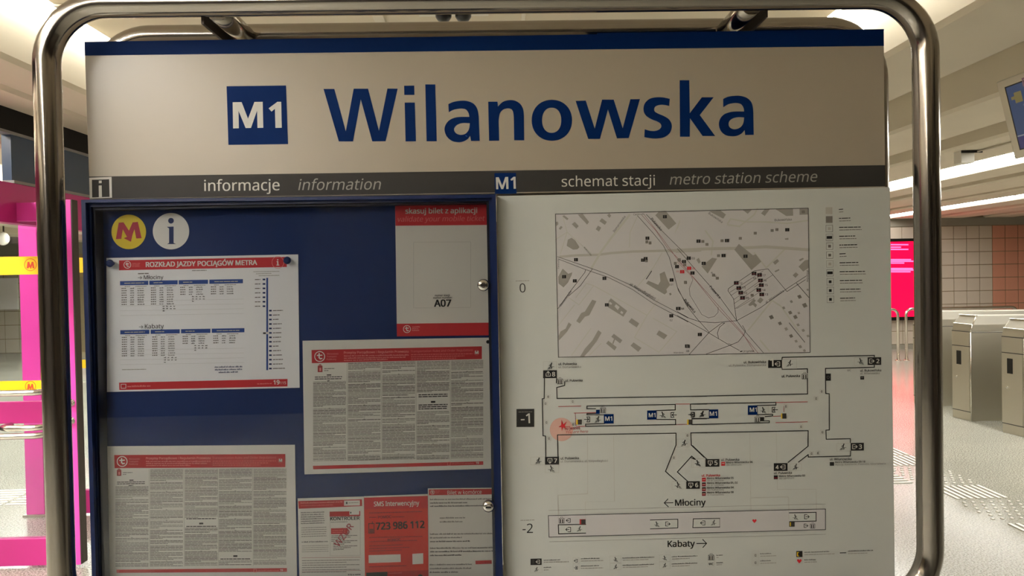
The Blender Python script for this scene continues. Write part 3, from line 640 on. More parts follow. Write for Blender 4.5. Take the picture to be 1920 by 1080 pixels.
exit_icon(pr, 1248, 495, 46, 0, mode='in'); man(pr, 1318, 490, 46); cell(pr, 1014, 468, 1100, 526)
pr.text('ul. Puławska', (350, 161), (472, 159), 'p_dark', 4, 0.02); pr.text('ul. Domaniewska', (350, 181), (502, 178), 'p_grey', 4); pr.text('ul. Puławska', (398, 273), (512, 270), 'p_dark', 4, 0.02)
pr.text('ul. Puławska', (364, 798), (487, 795), 'p_dark', 4, 0.02); pr.text('ul. Domaniewska, al. Niepodległości', (364, 818), (683, 812), 'p_grey', 4)
pr.rect(66, 457, 186, 579, 'p_black', 3, -0.012); pr.text('-1', (98, 554), (157, 552), 'p_silver', 5, 0.01); pr.words((80, 480), (172, 478), 5, 'p_grey', 5)
pr.obj('level_plan', ps)
pr = Print(DP).crop(1300, 640, 3.6)
ln = lambda pts, w=BK, m_='p_black', lay=3: pr.line(pts, w, m_, lay)
ln([(598, 125), (600, 108), (1222, 95), (1222, 104)]); ln([(598, 178), (600, 189), (770, 186), (770, 212)]); ln([(770, 250), (771, 355), (-10, 371)]); ln([(1222, 162), (1222, 175), (892, 183), (893, 352), (917, 354), (918, 598), (895, 600), (897, 661), (1060, 657), (1060, 683)])
ln([(1062, 742), (1060, 774), (776, 781), (775, 765), (710, 815)]); ln([(640, 817), (774, 708), (775, 603), (-10, 618)]); ln([(-10, 423), (557, 412), (557, 430), (432, 433)]); ln([(432, 495), (535, 492), (535, 503), (485, 508)]); ln([(470, 537), (513, 537), (513, 549), (-10, 562)]); ln([(-10, 463), (105, 461)]); ln([(-10, 521), (105, 520)])
ln([(-5, 705), (90, 795)]); ln([(-20, 783), (14, 798)])
for l in ([(557, 413), (770, 408)], [(540, 506), (600, 504)], [(557, 549), (770, 543)]): ln(l, 4, 'p_redline')
pr.dash((611, 440), (611, 480), 4, 'p_maroon', 4)
for l in ([(380, 618), (388, 1056), (640, 1048), (645, 1200)], [(560, 615), (567, 1000), (828, 998), (832, 1150)], [(388, 1056), (390, 1150)]): pr.line(l, 2, 'p_light', 1)
def badge2(x0, y0, x1, y1, num, ix, nx, ang): badge(x0, y0, x1, y1, num, ix, nx, ang)
badge2(505, 127, 598, 180, '1', 570, 530, 2); badge2(1177, 108, 1268, 160, '2', 1202, 1246, 0); badge2(1062, 686, 1151, 738, '3', 1088, 1128, 0); badge2(543, 823, 636, 875, '4', 606, 566, 2); badge2(82, 795, 176, 847, '5', 114, 153, 1)
cell(pr, 600, 122, 697, 188); man(pr, 650, 148, 50); cell(pr, 1087, 110, 1176, 162); man(pr, 1130, 134, 50, flip=-1); cell(pr, 968, 690, 1058, 742); man(pr, 1010, 712, 50); cell(pr, 652, 828, 730, 874); man(pr, 690, 846, 46); cell(pr, 0, 790, 80, 850); man(pr, 30, 820, 46, flip=-1)
lift(pr, 752, 236, 36); lift(pr, 432, 526, 36); pr.rect(452, 512, 478, 540, 'p_black', 4); pr.rect(1038, 183, 1068, 207, 'plan_white', 4); pr.text('WC', (1038, 203), (1066, 202), 'p_dark', 5)
pr.rect(892, 218, 928, 266, 'p_black', 4); pr.ring(910, 242, 10, 3, 'p_grey', 5)
for x, y in ((866, 338), (828, 385), (727, 576), (871, 613), (798, 757), (840, 754), (625, 438)): small_icon(pr, x, y)
pr.rect(592, 487, 628, 522, 'p_yellow', 4); pr.rect(600, 487, 628, 522, 'p_dark', 5)
pr.rect(105, 460, 168, 520, 'letter_blue', 4); pr.text('M1', (112, 503), (158, 502), 'p_silver', 6, 0.02); man(pr, 62, 490, 48); exit_icon(pr, -5, 494, 40, 2)
pr.rect(368, 433, 432, 497, 'letter_blue', 4); pr.text('M1', (382, 476), (428, 475), 'p_silver', 6, 0.02); cell(pr, 434, 434, 505, 492); man(pr, 473, 464, 48, flip=-1); exit_icon(pr, 548, 462, 46, 2, mode='in')
T_ = pr.text
T_('ul. Bukowińska', (340, 149), (490, 146), 'p_dark', 4, 0.02); T_('ul. Puławska, Domaniewska', (240, 170), (490, 166), 'p_grey', 4); T_('ul. Puławska', (597, 243), (720, 240), 'p_dark', 4, 0.02)
T_('ul. Bukowińska', (1127, 205), (1268, 202), 'p_dark', 4, 0.02); T_('al. Wilanowska', (1127, 224), (1257, 221), 'p_grey', 4); pr.rect(1127, 236, 1153, 258, 'p_black', 4); pr.rect(1131, 243, 1149, 248, 'p_grey', 5)
T_('ul. Puławska', (188, 808), (310, 805), 'p_dark', 4, 0.02); T_('Metro Wilanowska 06', (222, 824), (400, 820), 'p_dark', 4, 0.02); T_('do centrum', (224, 840), (324, 838), 'p_grey', 4); pr.rect(188, 814, 214, 840, 'red', 4); pr.rect(192, 822, 210, 828, 'p_blush', 5)
T_('ul. Puławska', (57, 914), (180, 911), 'red_dark', 4, 0.02)
for k, (a_, b_) in enumerate((('Metro Wilanowska 05', 'do al. Lotników'), ('Metro Wilanowska 01, 02', 'do al. Lotników'), ('Metro Wilanowska 04', 'do Kabackiej'), ('Metro Wilanowska 08', 'do Krasnowolskiej'))):
    y = 931 + k * 32; T_(a_, (93, y), (272 + (28 if k == 1 else 0), y - 3), 'p_dark', 4, 0.02); T_(b_, (95, y + 14), (205, y + 12), 'p_grey', 4)
    pr.rect(58, y - 10, 84, y + 16, 'red' if k == 0 else 'p_maroon', 4); pr.rect(58, y - 10, 84, y - 2, 'p_black' if k else 'red', 5); pr.rect(62, y + 1, 80, y + 5, 'p_blush', 6)
T_('ul. Puławska', (545, 897), (665, 894), 'p_dark', 4, 0.02); T_('Metro Wilanowska 03', (578, 916), (754, 912), 'p_dark', 4, 0.02); T_('do centrum', (580, 931), (680, 929), 'p_grey', 4); pr.rect(543, 905, 570, 931, 'p_black', 4); pr.rect(543, 918, 570, 925, 'p_maroon', 5)
T_('ul. Wilanowska', (922, 804), (1068, 801), 'p_dark', 4, 0.02); T_('Metro Wilanowska 09-18', (957, 822), (1160, 818), 'p_dark', 4, 0.02); T_('Wyścigi, Konstancin, Piaseczno, Góra Kalwaria', (957, 838), (1298, 830), 'p_grey', 4); pr.rect(921, 815, 950, 840, 'p_black', 4)
pr.obj('level_plan', ps)
# platform level
pr = Print(DP).crop(950, 920, 5.189)
ln = lambda pts, w=7, m_='p_black', lay=3: pr.line(pts, w, m_, lay)
pr.poly([(405, 243), (3102, 178), (3102, 379), (412, 452)], 'p_lilac', 1)
ln([(405, 243), (3102, 178), (3102, 379), (412, 452), (405, 243)], 6)
for l in ([(410, 192), (3102, 130)], [(415, 498), (3102, 425)]): ln(l, 2.5, 'p_grey', 2)
for l in ([(410, 228), (3102, 163)], [(415, 465), (3102, 395)]): ln(l, 1.5, 'p_light', 2)
for l in ([(497, 42), (500, 240)], [(497, 42), (785, 33), (785, 0)], [(765, 110), (768, 320)], [(765, 110), (1050, 104), (1050, 0)]): ln(l, 2, 'p_light', 2)
pr.rect(503, 330, 768, 420, 'plan_white', 2); ln([(768, 328), (503, 332), (506, 420), (768, 413)], 9); exit_icon(pr, 602, 378, 60, 2, lay=5); man(pr, 708, 372, 60, lay=5); cell(pr, 560, 342, 642, 410)
lift(pr, 535, 292, 50); exit_icon(pr, 602, 290, 50, 2, lay=5); pr.rect(710, 278, 768, 328, 'p_redline', 4); pr.rect(725, 282, 768, 326, 'p_dark', 5)
pr.rect(1398, 282, 1665, 368, 'plan_white', 2); ln([(1398, 285), (1665, 278), (1665, 362), (1398, 372)], 7); man(pr, 1462, 326, 62, flip=-1, lay=5); exit_icon(pr, 1565, 324, 54, 0, lay=5)
pr.text('-2', (155, 413), (256, 411), 'p_black', 4, 0.0, res=4); pr.words((135, 293), (270, 288), 7, 'p_mid', 4)
pr.text('Młociny', (1640, 147), (1935, 142), 'p_black', 4, 0.018, res=4); ln([(1533, 119), (1618, 117)], 8); ln([(1568, 82), (1533, 119), (1572, 156)], 8)
pr.text('Kabaty', (1568, 548), (1830, 543), 'p_black', 4, 0.018, res=4); ln([(1850, 515), (1945, 513)], 8); ln([(1908, 476), (1945, 513), (1910, 552)], 8)
pr.crop(1300, 920, 5.053)
ln = lambda pts, w=7, m_='p_black', lay=3: pr.line(pts, w, m_, lay)
pr.rect(-5, 268, 250, 348, 'plan_white', 2); ln([(250, 262), (0, 267), (-5, 350), (250, 344)], 7); ln([(250, 262), (250, 344)], 3); exit_icon(pr, 92, 306, 54, 2, lay=5); man(pr, 192, 303, 60, lay=5)
pr.rect(912, 210, 1162, 292, 'plan_white', 2); ln([(910, 210), (1163, 205), (1163, 288), (912, 294)], 8); man(pr, 968, 250, 60, flip=-1, lay=5); exit_icon(pr, 1072, 247, 56, 0, lay=5)
pr.rect(908, 294, 960, 342, 'p_dark', 4); pr.rect(915, 300, 935, 336, 'p_yellow', 5); pr.rect(925, 300, 945, 336, 'p_dark', 6); exit_icon(pr, 1065, 332, 46, 0, lay=5); lift(pr, 1130, 334, 44)
pr.rect(556, 266, 602, 310, 'plan_white', 3)
def heart(x, y, s_): pr.poly(smooth_path([(x, y - 0.22 * s_, 1), (x + 0.2 * s_, y - 0.42 * s_), (x + 0.45 * s_, y - 0.3 * s_), (x + 0.42 * s_, y), (x, y + 0.45 * s_, 1), (x - 0.42 * s_, y), (x - 0.45 * s_, y - 0.3 * s_), (x - 0.2 * s_, y - 0.42 * s_)], 3), 'red', 5)
heart(579, 288, 42)
for l in ([(540, 0), (545, 68), (905, 64), (912, 190)], [(1162, 0), (1165, 170)], [(538, 70), (540, 190)]): ln(l, 2, 'p_light', 2)
pr.obj('platform_plan', ps)
# legends
pr = Print(DP).crop(950, 920, 5.189)
pr.rect(232, 662, 340, 724, 'p_black', 3); exit_icon(pr, 306, 692, 46, 2, 'p_silver', 5); pr.rect(250, 672, 268, 712, 'p_dark', 5); cell(pr, 232, 728, 343, 800); man(pr, 290, 765, 52)
pr.words((360, 682), (525, 676), 9, 'p_dark', 3); pr.words((360, 700), (605, 694), 7, 'p_mid', 3); pr.words((360, 752), (430, 750), 9, 'p_dark', 3); pr.words((362, 776), (412, 774), 7, 'p_mid', 3)
pr.cut('legend_entries', ps); cell(pr, 645, 652, 705, 712); cell(pr, 645, 714, 705, 786); exit_icon(pr, 674, 682, 40, 2); exit_icon(pr, 674, 751, 40, 0, mode='in')
for y, a in ((667, 0), (738, 0)): pr.words((722, y), (898, y - 5), 9, 'p_dark', 3); pr.words((722, y + 21), (940, y + 16), 6, 'p_mid', 3)
pr.cut('legend_entries', ps); cell(pr, 1005, 636, 1112, 704); cell(pr, 1005, 706, 1112, 772); man(pr, 1060, 668, 52, flip=-1); man(pr, 1060, 740, 52)
for y in (660, 730): pr.words((1128, y), (1440, y - 10), 9, 'p_dark', 3); pr.words((1130, y + 20), (1380, y + 12), 6, 'p_mid', 3)
pr.cut('legend_entries', ps); cell(pr, 1485, 625, 1590, 690); cell(pr, 1485, 692, 1590, 760); man(pr, 1538, 655, 52, flip=-1); man(pr, 1538, 726, 52)
for y in (648, 718): pr.words((1606, y), (1855, y - 10), 9, 'p_dark', 3); pr.words((1608, y + 20), (1780, y + 14), 6, 'p_mid', 3)
pr.crop(1300, 920, 5.053)
pr.cut('legend_entries', ps); lift(pr, 168, 632, 50); cell(pr, 135, 655, 200, 722); pr.text('WC', (145, 706), (192, 705), 'p_dark', 4, 0.02); pr.words((218, 617), (275, 614), 9, 'p_dark', 3); pr.words((218, 637), (240, 636), 6, 'p_mid', 3); pr.words((218, 687), (288, 684), 9, 'p_dark', 3); pr.words((220, 706), (270, 704), 6, 'p_mid', 3)
pr.cut('legend_entries', ps); cell(pr, 557, 572, 618, 712); small_icon(pr, 588, 612, 40); small_icon(pr, 588, 682, 40)
for y in (602, 670): pr.words((633, y), (735, y - 3), 9, 'p_dark', 3); pr.words((635, y + 22), (785, y + 17), 6, 'p_mid', 3)
pr.cut('legend_entries', ps); pr.rect(975, 572, 1034, 630, 'p_black', 4); pr.rect(982, 582, 1002, 622, 'p_yellow', 5); pr.rect(992, 588, 1006, 616, 'p_black', 6); heart(1004, 668, 46); cell(pr, 975, 640, 1034, 695)
pr.words((1050, 588), (1285, 580), 9, 'p_dark', 3); pr.words((1050, 610), (1345, 600), 6, 'p_mid', 3); pr.words((1052, 660), (1168, 656), 9, 'p_dark', 3); pr.words((1052, 682), (1170, 678), 6, 'p_mid', 3)
pr.cut('legend_entries', ps); pr.dash((1392, 590), (1452, 588), 8, 'p_black', 4); pr.words((1465, 578), (1700, 570), 10, 'p_dark', 3); pr.words((1467, 600), (1650, 594), 6, 'p_mid', 3)
pr.cut('legend_entries', ps); pr.crop(1530, 370, 4.32)
for k, y in enumerate((108, 180, 253, 325, 396, 468, 540, 612, 684, 755, 827)):
    x = 105 + k * 1.2
    if k < 2: pr.rect(x - 27, y - 27, x + 27, y + 27, ('p_light', 'p_grey')[k], 3)
    else:
        pr.frame(x - 27, y - 27, x + 27, y + 27, 2, 'p_dark' if k not in (6,) else 'p_mid', 3)
        pr.rect(x - (22 if k in (3, 7) else 11), y - 11, x + (22 if k in (3, 7) else 11), y + 11, 'p_light' if k in (2, 6) else 'p_black' if k > 6 or k == 3 else 'p_grey', 4)
    w = (35, 92, 178, 135, 145, 55, 152, 205, 180, 168, 122)[k]
    pr.words((185 + k, y - 6), (185 + k + w, y - 9), 7, 'p_dark', 3); pr.words((187 + k, y + 14), (187 + k + w * 1.02, y + 11), 5, 'p_grey', 3)
pr.cut('map_legend', ps); pr.crop(0, 0, 1)
pr.text('0', (974.5, 548.3), (985.5, 548.0), 'p_dark', 4, 0.0, res=4); pr.words((967, 527.5), (993, 526.8), 1.2, 'p_mid', 3)
pr.obj('level_number', ps)

# ---- blue display case
DC, DB = 1.615, 1.668
dc = thing('display_case', 'glass-fronted blue display case full of notices, left of the station plan', 'display case', tuple(at(540, 1080, DC)))
oc = [(152, 374.5), (929.5, 364.3), (943.5, 1110), (173.5, 1122)]; ic = [(178, 394), (912, 380.5), (925, 1097), (192, 1108)]; mc = [(160, 380), (921.5, 371), (936, 1105), (181, 1117)]; fc = [(170, 388), (916.5, 376.5), (930, 1100), (187, 1112)]
def ringbox(o_, i_, d0, d1, name, m_, par):
    b = B(); n = 4
    for k in range(4):
        j = (k + 1) % 4
        f = [at(*o_[k], d0), at(*o_[j], d0), at(*i_[j], d0), at(*i_[k], d0)]
        b.prism(f, (0, d1 - d0, 0))
    return b.obj(name, m_, par)
ringbox(oc, mc, DC, DB + 0.06, 'outer_frame', 'case_blue', dc)
ringbox(mc, fc, DC + 0.012, DB, 'door_frame', 'case_blue', dc)
ringbox(fc, ic, DC + 0.02, DB, 'inner_rebate', 'case_dark', dc)
B().slab([(163, 384), (922, 374), (937, 1106), (184, 1118)], DB + 0.0005, DB + 0.05).obj('back_board', 'case_back', dc)
B().slab(fc, DC + 0.015, DC + 0.018).obj('glass_pane', 'case_glass', dc)
for x, y in ((906.5, 534.5), (916, 948)):
    c = at(x, y, DC + 0.013)
    lk = B().lathe(c, (0, -1, 0), [(0.0135, 0), (0.0135, 0.006), (0.011, 0.011), (0.006, 0.0125)], 24).obj('lock', 'chrome', dc)
    B().box(c.x - 0.006, c.x + 0.006, c.y - 0.0145, c.y - 0.0122, c.z - 0.0018, c.z + 0.0018).obj('keyhole', 'black', lk)
pr = Print(DB).crop(150, 290, 4.683)
pr.disc(428, 678, 152, 'm_yellow', 1, 56); em = pr.obj('round_emblem', dc); em['label'] = 'yellow disc with a red letter M'
pr = Print(DB).crop(150, 290, 4.683)
pr.poly([(340, 597), (382, 594), (430, 668), (462, 594), (508, 590), (541, 733), (494, 736), (478, 655), (462, 700), (447, 765), (385, 733), (412, 722), (376, 655), (362, 740), (315, 742)], 'm_red', 3)
pr.obj('emblem_letter', em)
pr = Print(DB).crop(150, 290, 4.683); pr.disc(799, 672, 160, 'p_white', 1, 56); em = pr.obj('round_emblem', dc); em['label'] = 'white disc with a blue letter i'
pr = Print(DB).crop(150, 290, 4.683); pr.disc(799, 580, 25, 'p_navy', 3, 24)
pr.poly([(762, 634), (822, 631), (822, 775), (844, 785), (765, 785), (782, 775), (782, 648)], 'p_navy', 3); pr.obj('emblem_letter', em)

# ---- notices
DS = DB - 0.0012
def sheet(name, label, cat, corners, crop_, m_='paper', group=None, d=DS, curl=0.0):
    pr = Print(d).crop(*crop_); px = [pr.px(p) for p in corners]
    ctr = at(sum(p[0] for p in px) / 4, max(p[1] for p in px), d)
    t = thing(name, label, cat, tuple(ctr), group)
    B().slab(px, d, d + 0.0006).obj('sheet', m_, t)
    return t, pr
def t_logo(pr, x, y, r, m_='p_white', lay=3):
    pr.ring(x, y, r, r * 0.16, m_, lay); pr.line([(x - 0.1 * r, y - 0.52 * r), (x - 0.1 * r, y + 0.2 * r), (x + 0.1 * r, y + 0.42 * r), (x + 0.38 * r, y + 0.36 * r)], r * 0.24, m_, lay); pr.line([(x - 0.42 * r, y - 0.2 * r), (x + 0.4 * r, y - 0.24 * r)], r * 0.22, m_, lay)
C2 = (190, 470, 4.0)
t, pr = sheet('timetable_notice', 'white metro timetable sheet with a red header, upper left in the case', 'notice', [(38, 55), (1476, 28), (1487, 1028), (42, 1060)], C2)
pr.poly([(133, 73), (1391, 47), (1391, 122), (133, 147)], 'red', 1); t_logo(pr, 195, 106, 28)
for k in range(3): pr.words((230, 99 + k * 11), (290, 98 + k * 11), 5, 'p_rose', 3)
pr.text('ROZKŁAD JAZDY POCIĄGÓW METRA', (335, 122), (1167, 106), 'p_white', 3, 0.03, res=3)
pr.ring(1324, 88, 46, 3, 'p_pink', 3); pr.disc(1323, 68, 5, 'p_white', 3, 12); pr.line([(1323, 82), (1324, 108)], 9, 'p_white'); pr.line([(1316, 82), (1322, 82)], 4, 'p_white'); pr.line([(1314, 108), (1334, 108)], 4, 'p_white')
pr.cut('header_band', t); pr.words((680, 152), (790, 150), 5, 'p_mid', 2); pr.words((275, 176), (355, 174), 7, 'p_grey', 2)
for x, yb, s_, tx in ((275, 203, 'Młociny', 465), (283, 572, 'Kabaty', 468)):
    pr.line([(x, yb), (x + 28, yb)], 3, 'p_dark'); pr.line([(x + 18, yb - 10), (x + 28, yb), (x + 18, yb + 10)], 3, 'p_dark'); pr.text(s_, (x + 44, yb + 12), (tx, yb + 10), 'p_dark', 3, 0.005)
for xs_, y0, rows in ((((140, 352), (360, 572), (580, 800), (810, 1062)), 229, (8, 8, 4, 4)), (((142, 360), (370, 588), (598, 818), (828, 1073)), 597, (9, 9, 4, 4))):
    for (a, c), n in zip(xs_, rows):
        ya = y0 - (a - 140) * 0.0172; pr.rect(a, ya, c, ya + 31, 'p_blue', 1, -0.0172); pr.words((a + (c - a) * 0.15, ya + 19), (a + (c - a) * 0.85, ya + 16), 7, 'p_pale', 3, 1.0 if c - a > 225 or a < 200 else 0.45)
        pr.words((a + 35, ya + 42), (a + 75, ya + 41), 4, 'p_mid'); pr.words((a + 115, ya + 41), (a + 200, ya + 39), 4, 'p_mid')
        for r_ in range(n):
            y = ya + 58 + r_ * 17.2; x = a + 12
            pr.words((x, y), (x + 38, y - 1), 7, 'p_grey', 2, 1, (1, 2)); pr.words((x + 65, y), (x + 92, y - 1), 8, 'p_dark', 2, 1, (1, 2)); pr.words((x + 120, y - 1), (x + 168, y - 2), 8, 'p_dark' if r_ % 2 else 'p_grey', 2, 1, (0.8, 2))
        if a < 800 and a > 200:
            for r_ in range(3):
                y = ya + 58 + (n + r_) * 17.2
                for q in range(1 + (r_ != 2) * 3): pr.words((a + 100 + q * 27, y), (a + 112 + q * 27, y), 8, 'p_dark', 2, 1, (2, 2.2))
    for k in range(4): y = y0 + 258 - k * 36; pr.line([(140, y), (1068, y - 16)], 1.0, 'p_pale', 1)
pr.cut('time_tables', t); pr.line([(1244, 210), (1244, 890)], 13, 'p_blue', 1)
for k in range(21):
    y = 216 + k * 33.4; s_ = -1 if k < 7 else 1
    pr.rect(1244 + s_ * 24 - 10, y - 6, 1244 + s_ * 24 + 10, y + 6, 'p_navy', 2, 0)
    if s_ < 0: pr.words((1152, y + 4), (1193, y + 3), 6, 'p_grey', 2)
    else: pr.words((1287, y + 3), (1287 + random.randint(40, 100), y + 1), 6, 'p_grey', 2)
pr.disc(1246, 618, 9, 'p_white', 3, 12); pr.rect(1213, 613, 1234, 625, 'p_dark', 3)
for k in range(3): pr.words((1140 + 20 * k, 160 + 15 * k), (1335 - (60 if k == 1 else 0), 157 + 15 * k), 4, 'p_light')
pr.cut('line_diagram', t)
for k, (a, c) in enumerate(((850, 1055), (852, 1053), (880, 1027))): pr.words((a, 878 + 20 * k), (c, 874 + 20 * k), 10, 'p_navy', 2, 1, (1, 3))
pr.cut('address_lines', t); pr.words((155, 895), (335, 892), 5, 'p_light')
pr.cut('footnote', t); pr.poly([(133, 990), (1396, 962), (1396, 1018), (135, 1045)], 'red', 1); pr.frame(148, 1002, 184, 1032, 4, 'p_white', 3); pr.words((195, 1024), (370, 1019), 11, 'p_pink', 3, 1, (1, 3)); pr.words((1170, 1003), (1275, 1000), 8, 'p_pink', 3, 1, (1, 2)); pr.text('19', (1293, 1003), (1336, 1002), 'p_white', 3, 0.03); pr.text('115', (1342, 1002), (1385, 1001), 'p_white', 3, 0.0)
pr.obj('footer_band', t)

def regulation(name, label, corners, crop_, hdr, logo, title, eng, cols, y0, y1, foot, crest, gaps, sk):
    t, pr = sheet(name, label, 'notice', corners, crop_, 'paper_b')
    pr.poly(hdr, 'red_dark', 1); t_logo(pr, *logo); lx, ly, lr = logo
    for k, s_ in enumerate(('Warszawski', 'Transport', 'Publiczny')): pr.text(s_, (lx + lr + 12, ly - 14 + k * 20), (lx + lr + 12 + (84, 72, 70)[k], ly - 15 + k * 20), 'p_pink', 3, 0.0)
    pr.text('Przepisy Porządkowe i Regulamin Przewozu', title[0], title[1], 'p_pink', 3, 0.02)
    for k in range(3): pr.words((title[0][0], title[0][1] + 20 + 16 * k), (title[1][0] - 25 * k - (100 if k == 2 else 0), title[1][1] + 22 + 16 * k), 9, 'p_pink', 3, 1, (1, 3))
    pr.text('Transportation Rules and Order Regulations', eng[0], eng[1], 'p_rose', 3, 0.02, 0.15)
    for k in range(3): pr.words((eng[0][0] + 5, eng[0][1] + 20 + 16 * k), (eng[1][0] - 60 * k, eng[1][1] + 22 + 16 * k), 7, 'p_rose', 3, 1, (1, 3))
    ex, ey = hdr[1][0] - 38, (hdr[1][1] + hdr[2][1]) / 2; pr.text('M', (ex - 10, ey + 9), (ex + 12, ey + 9), 'p_white', 3, 0.04); pr.ring(ex, ey, 19, 2.5, 'p_rose', 3)
    pr.cut('header_band', t); cx, cy = crest; pr.rect(cx - 17, cy - 24, cx + 17, cy + 22, 'p_redline', 2); pr.poly([(cx - 13, cy - 26), (cx - 6, cy - 34), (cx + 6, cy - 34), (cx + 13, cy - 26)], 'p_redline', 2); pr.rect(cx - 6, cy - 10, cx + 8, cy + 14, 'p_pink', 3)
    pr.words((cx + 30, cy), (cx + 105, cy - 2), 5, 'p_grey'); pr.words((cx + 30, cy + 14), (cx + 60, cy + 13), 5, 'p_grey')
    pr.cut('crest', t); xs0 = cols[0][0]
    for ci, (a, c) in enumerate(cols):
        y = y0 + (130 if ci == 0 else 0); para = random.randint(3, 8)
        yend = y1
        while y < yend:
            yy = y + sk * (a - xs0)
            skip = any(g[0] == ci and g[1] < y < g[2] for g in gaps)
            if not skip:
                last = para == 0; w = c - a
                pr.words((a, yy), (a + w * (random.uniform(0.25, 0.8) if last else 1), yy + sk * w * (0.5 if last else 1)), 5.6, random.choice(('p_mid', 'p_mid', 'p_light', 'p_grey')), 2, 1, (3, 10))
                if last:
                    para = random.randint(2, 9)
                    if random.random() < 0.4: y += 9; pr.words(((a + c) / 2 - 6, yy + 11), ((a + c) / 2 + 6, yy + 11), 4, 'p_mid')
                para -= 1
            y += 10.4
        pr.cut('text_column', t, 'stuff')
        if ci: pr.line([(a - 8, y0 + sk * (a - xs0) - 8), (a - 2, y1 + sk * (a - xs0))], 1.6, 'p_mid', 2)
    for ci, g0, g1 in gaps:
        a, c = cols[ci]; ym = (g0 + g1) / 2 + sk * (a - xs0); pr.rect((a + c) / 2 - 16, ym - 7, (a + c) / 2 + 16, ym + 6, 'p_black', 3)
        for k, dy in enumerate((-48, -34, 26, 40, 54)):
            if g0 < (g0 + g1) / 2 + dy < g1: pr.words((a + 12, ym + dy), (c - 12, ym + dy + sk * (c - a)), 7, 'p_dark', 3, 1, (2, 6))
        pr.cut('subheading', t)
    a = cols[0]; pr.rect((a[0] + a[1]) / 2 - 20, y0 + 72, (a[0] + a[1]) / 2 + 12, y0 + 80, 'p_dark', 3)
    for k in range(3): pr.words((a[0] + 12 + (90 if k == 2 else 0), y0 + 94 + 14 * k), (a[1] - 28 - (90 if k == 2 else 0), y0 + 91 + 14 * k), 6, 'p_dark', 3, 1, (2, 6))
    pr.cut('subheading', t); pr.poly(foot, 'red_dark', 1); fx, fy = foot[2]; pr.text('19', (fx - 52, fy - 6), (fx - 32, fy - 6), 'p_white', 3, 0.03); pr.text('115', (fx - 28, fy - 6), (fx - 6, fy - 6), 'p_pink', 3, 0.0); pr.words((fx - 230, fy - 3), (fx - 62, fy - 6), 9, 'p_rose', 3, 1, (1, 3)); pr.frame(fx - 258, fy - 20, fx - 238, fy + 4, 2.5, 'p_pink', 3)
    pr.obj('footer_band', t); return t
regulation('regulations_notice', 'fine-print landscape sheet with red header, just below the sheet reading A07',
           [(28, 73), (1387, 50), (1403, 998), (42, 1040)], (560, 620, 3.858), [(93, 140), (1325, 113), (1325, 205), (95, 235)], (152, 187, 39), ((328, 167), (795, 158)), ((808, 157), (1260, 148)),
           [(105, 342), (357, 592), (605, 842), (855, 1090), (1103, 1335)], 245, 950, [(103, 978), (1335, 945), (1335, 970), (105, 1003)], (155, 278), [(3, 465, 600)], -0.022)
regulation('regulations_notice', 'fine-print landscape sheet with red header, at the bottom left of the case',
           [(30, 70), (1507, 58), (1523, 1095), (46, 1105)], (190, 820, 4.1526), [(100, 138), (1432, 130), (1432, 232), (103, 240)], (162, 188, 42), ((348, 172), (850, 169)), ((862, 169), (1360, 165)),
           [(110, 367), (380, 635), (650, 905), (915, 1172), (1185, 1440)], 258, 1008, [(118, 1030), (1445, 1018), (1445, 1047), (120, 1055)], (138, 278), [(2, 640, 710), (3, 900, 960)], -0.006)
C6 = (720, 370, 4.0)
t, pr = sheet('ticket_validation_notice', 'upright white sheet with red bands reading A07, at the upper right of the case', 'notice', [(83, 62), (775, 55), (785, 1035), (97, 1043)], C6, 'paper_b')
pr.poly([(83, 62), (775, 55), (778, 207), (86, 213)], 'red', 1)
pr.text('skasuj bilet z aplikacji', (162, 122), (698, 117), 'p_silver', 3, 0.02, res=3); pr.text('validate your mobile ticket', (97, 183), (752, 176), 'p_rose', 3, 0.012, 0.2, res=3)
pr.cut('header_band', t); pr.frame(222, 337, 650, 830, 1.2, 'p_light', 2, -0.01); pr.text('numer stacji', (382, 742), (492, 741), 'p_dark', 3, 0.02); pr.text('station number:', (368, 760), (510, 759), 'p_dark', 3, 0.02, 0.15)
pr.text('A07', (378, 820), (502, 818), 'p_black', 3, 0.03, res=4); pr.cut('number_field', t); pr.poly([(95, 948), (784, 940), (785, 1035), (97, 1043)], 'red', 1); t_logo(pr, 172, 988, 29)
for k, w in enumerate((60, 48, 50)): pr.words((210, 976 + k * 13), (210 + w, 975 + k * 13), 8, 'p_pink', 3, 1, (3, 8))
pr.obj('footer_band', t)
C5 = (550, 900, 4.923)
t, pr = sheet('leaflet', 'white leaflet with a sample inspector card and red stamp lettering, left of the red leaflet', 'leaflet', [(40, 170), (650, 152), (661, 955), (57, 965)], C5, 'paper_b')
pr.poly([(45, 195), (632, 178), (635, 240), (50, 265)], 'red_dark', 1); pr.rect(468, 190, 615, 238, 'p_white', 2); pr.rect(485, 202, 500, 222, 'p_dark', 3); pr.words((510, 214), (600, 211), 5, 'p_mid', 3)
pr.words((66, 218), (455, 207), 11, 'p_pink', 3, 1, (1, 4)); pr.words((70, 242), (365, 234), 9, 'p_rose', 3, 1, (1, 4)); pr.cut('header_band', t)
for k in range(6): pr.words((70, 306 + k * 20), (285, 299 + k * 20), 8, 'p_dark', 2, 1, (1, 4))
for k in range(5): pr.words((75, 445 + k * 20), (305, 438 + k * 20), 6, 'p_mid', 2, 1, (1, 4))
pr.words((78, 578), (318, 572), 11, 'p_black', 2, 1, (0.8, 1.4))
for k in range(4): pr.words((78, 612 + k * 18), (325, 605 + k * 18), 5, 'p_light', 2)
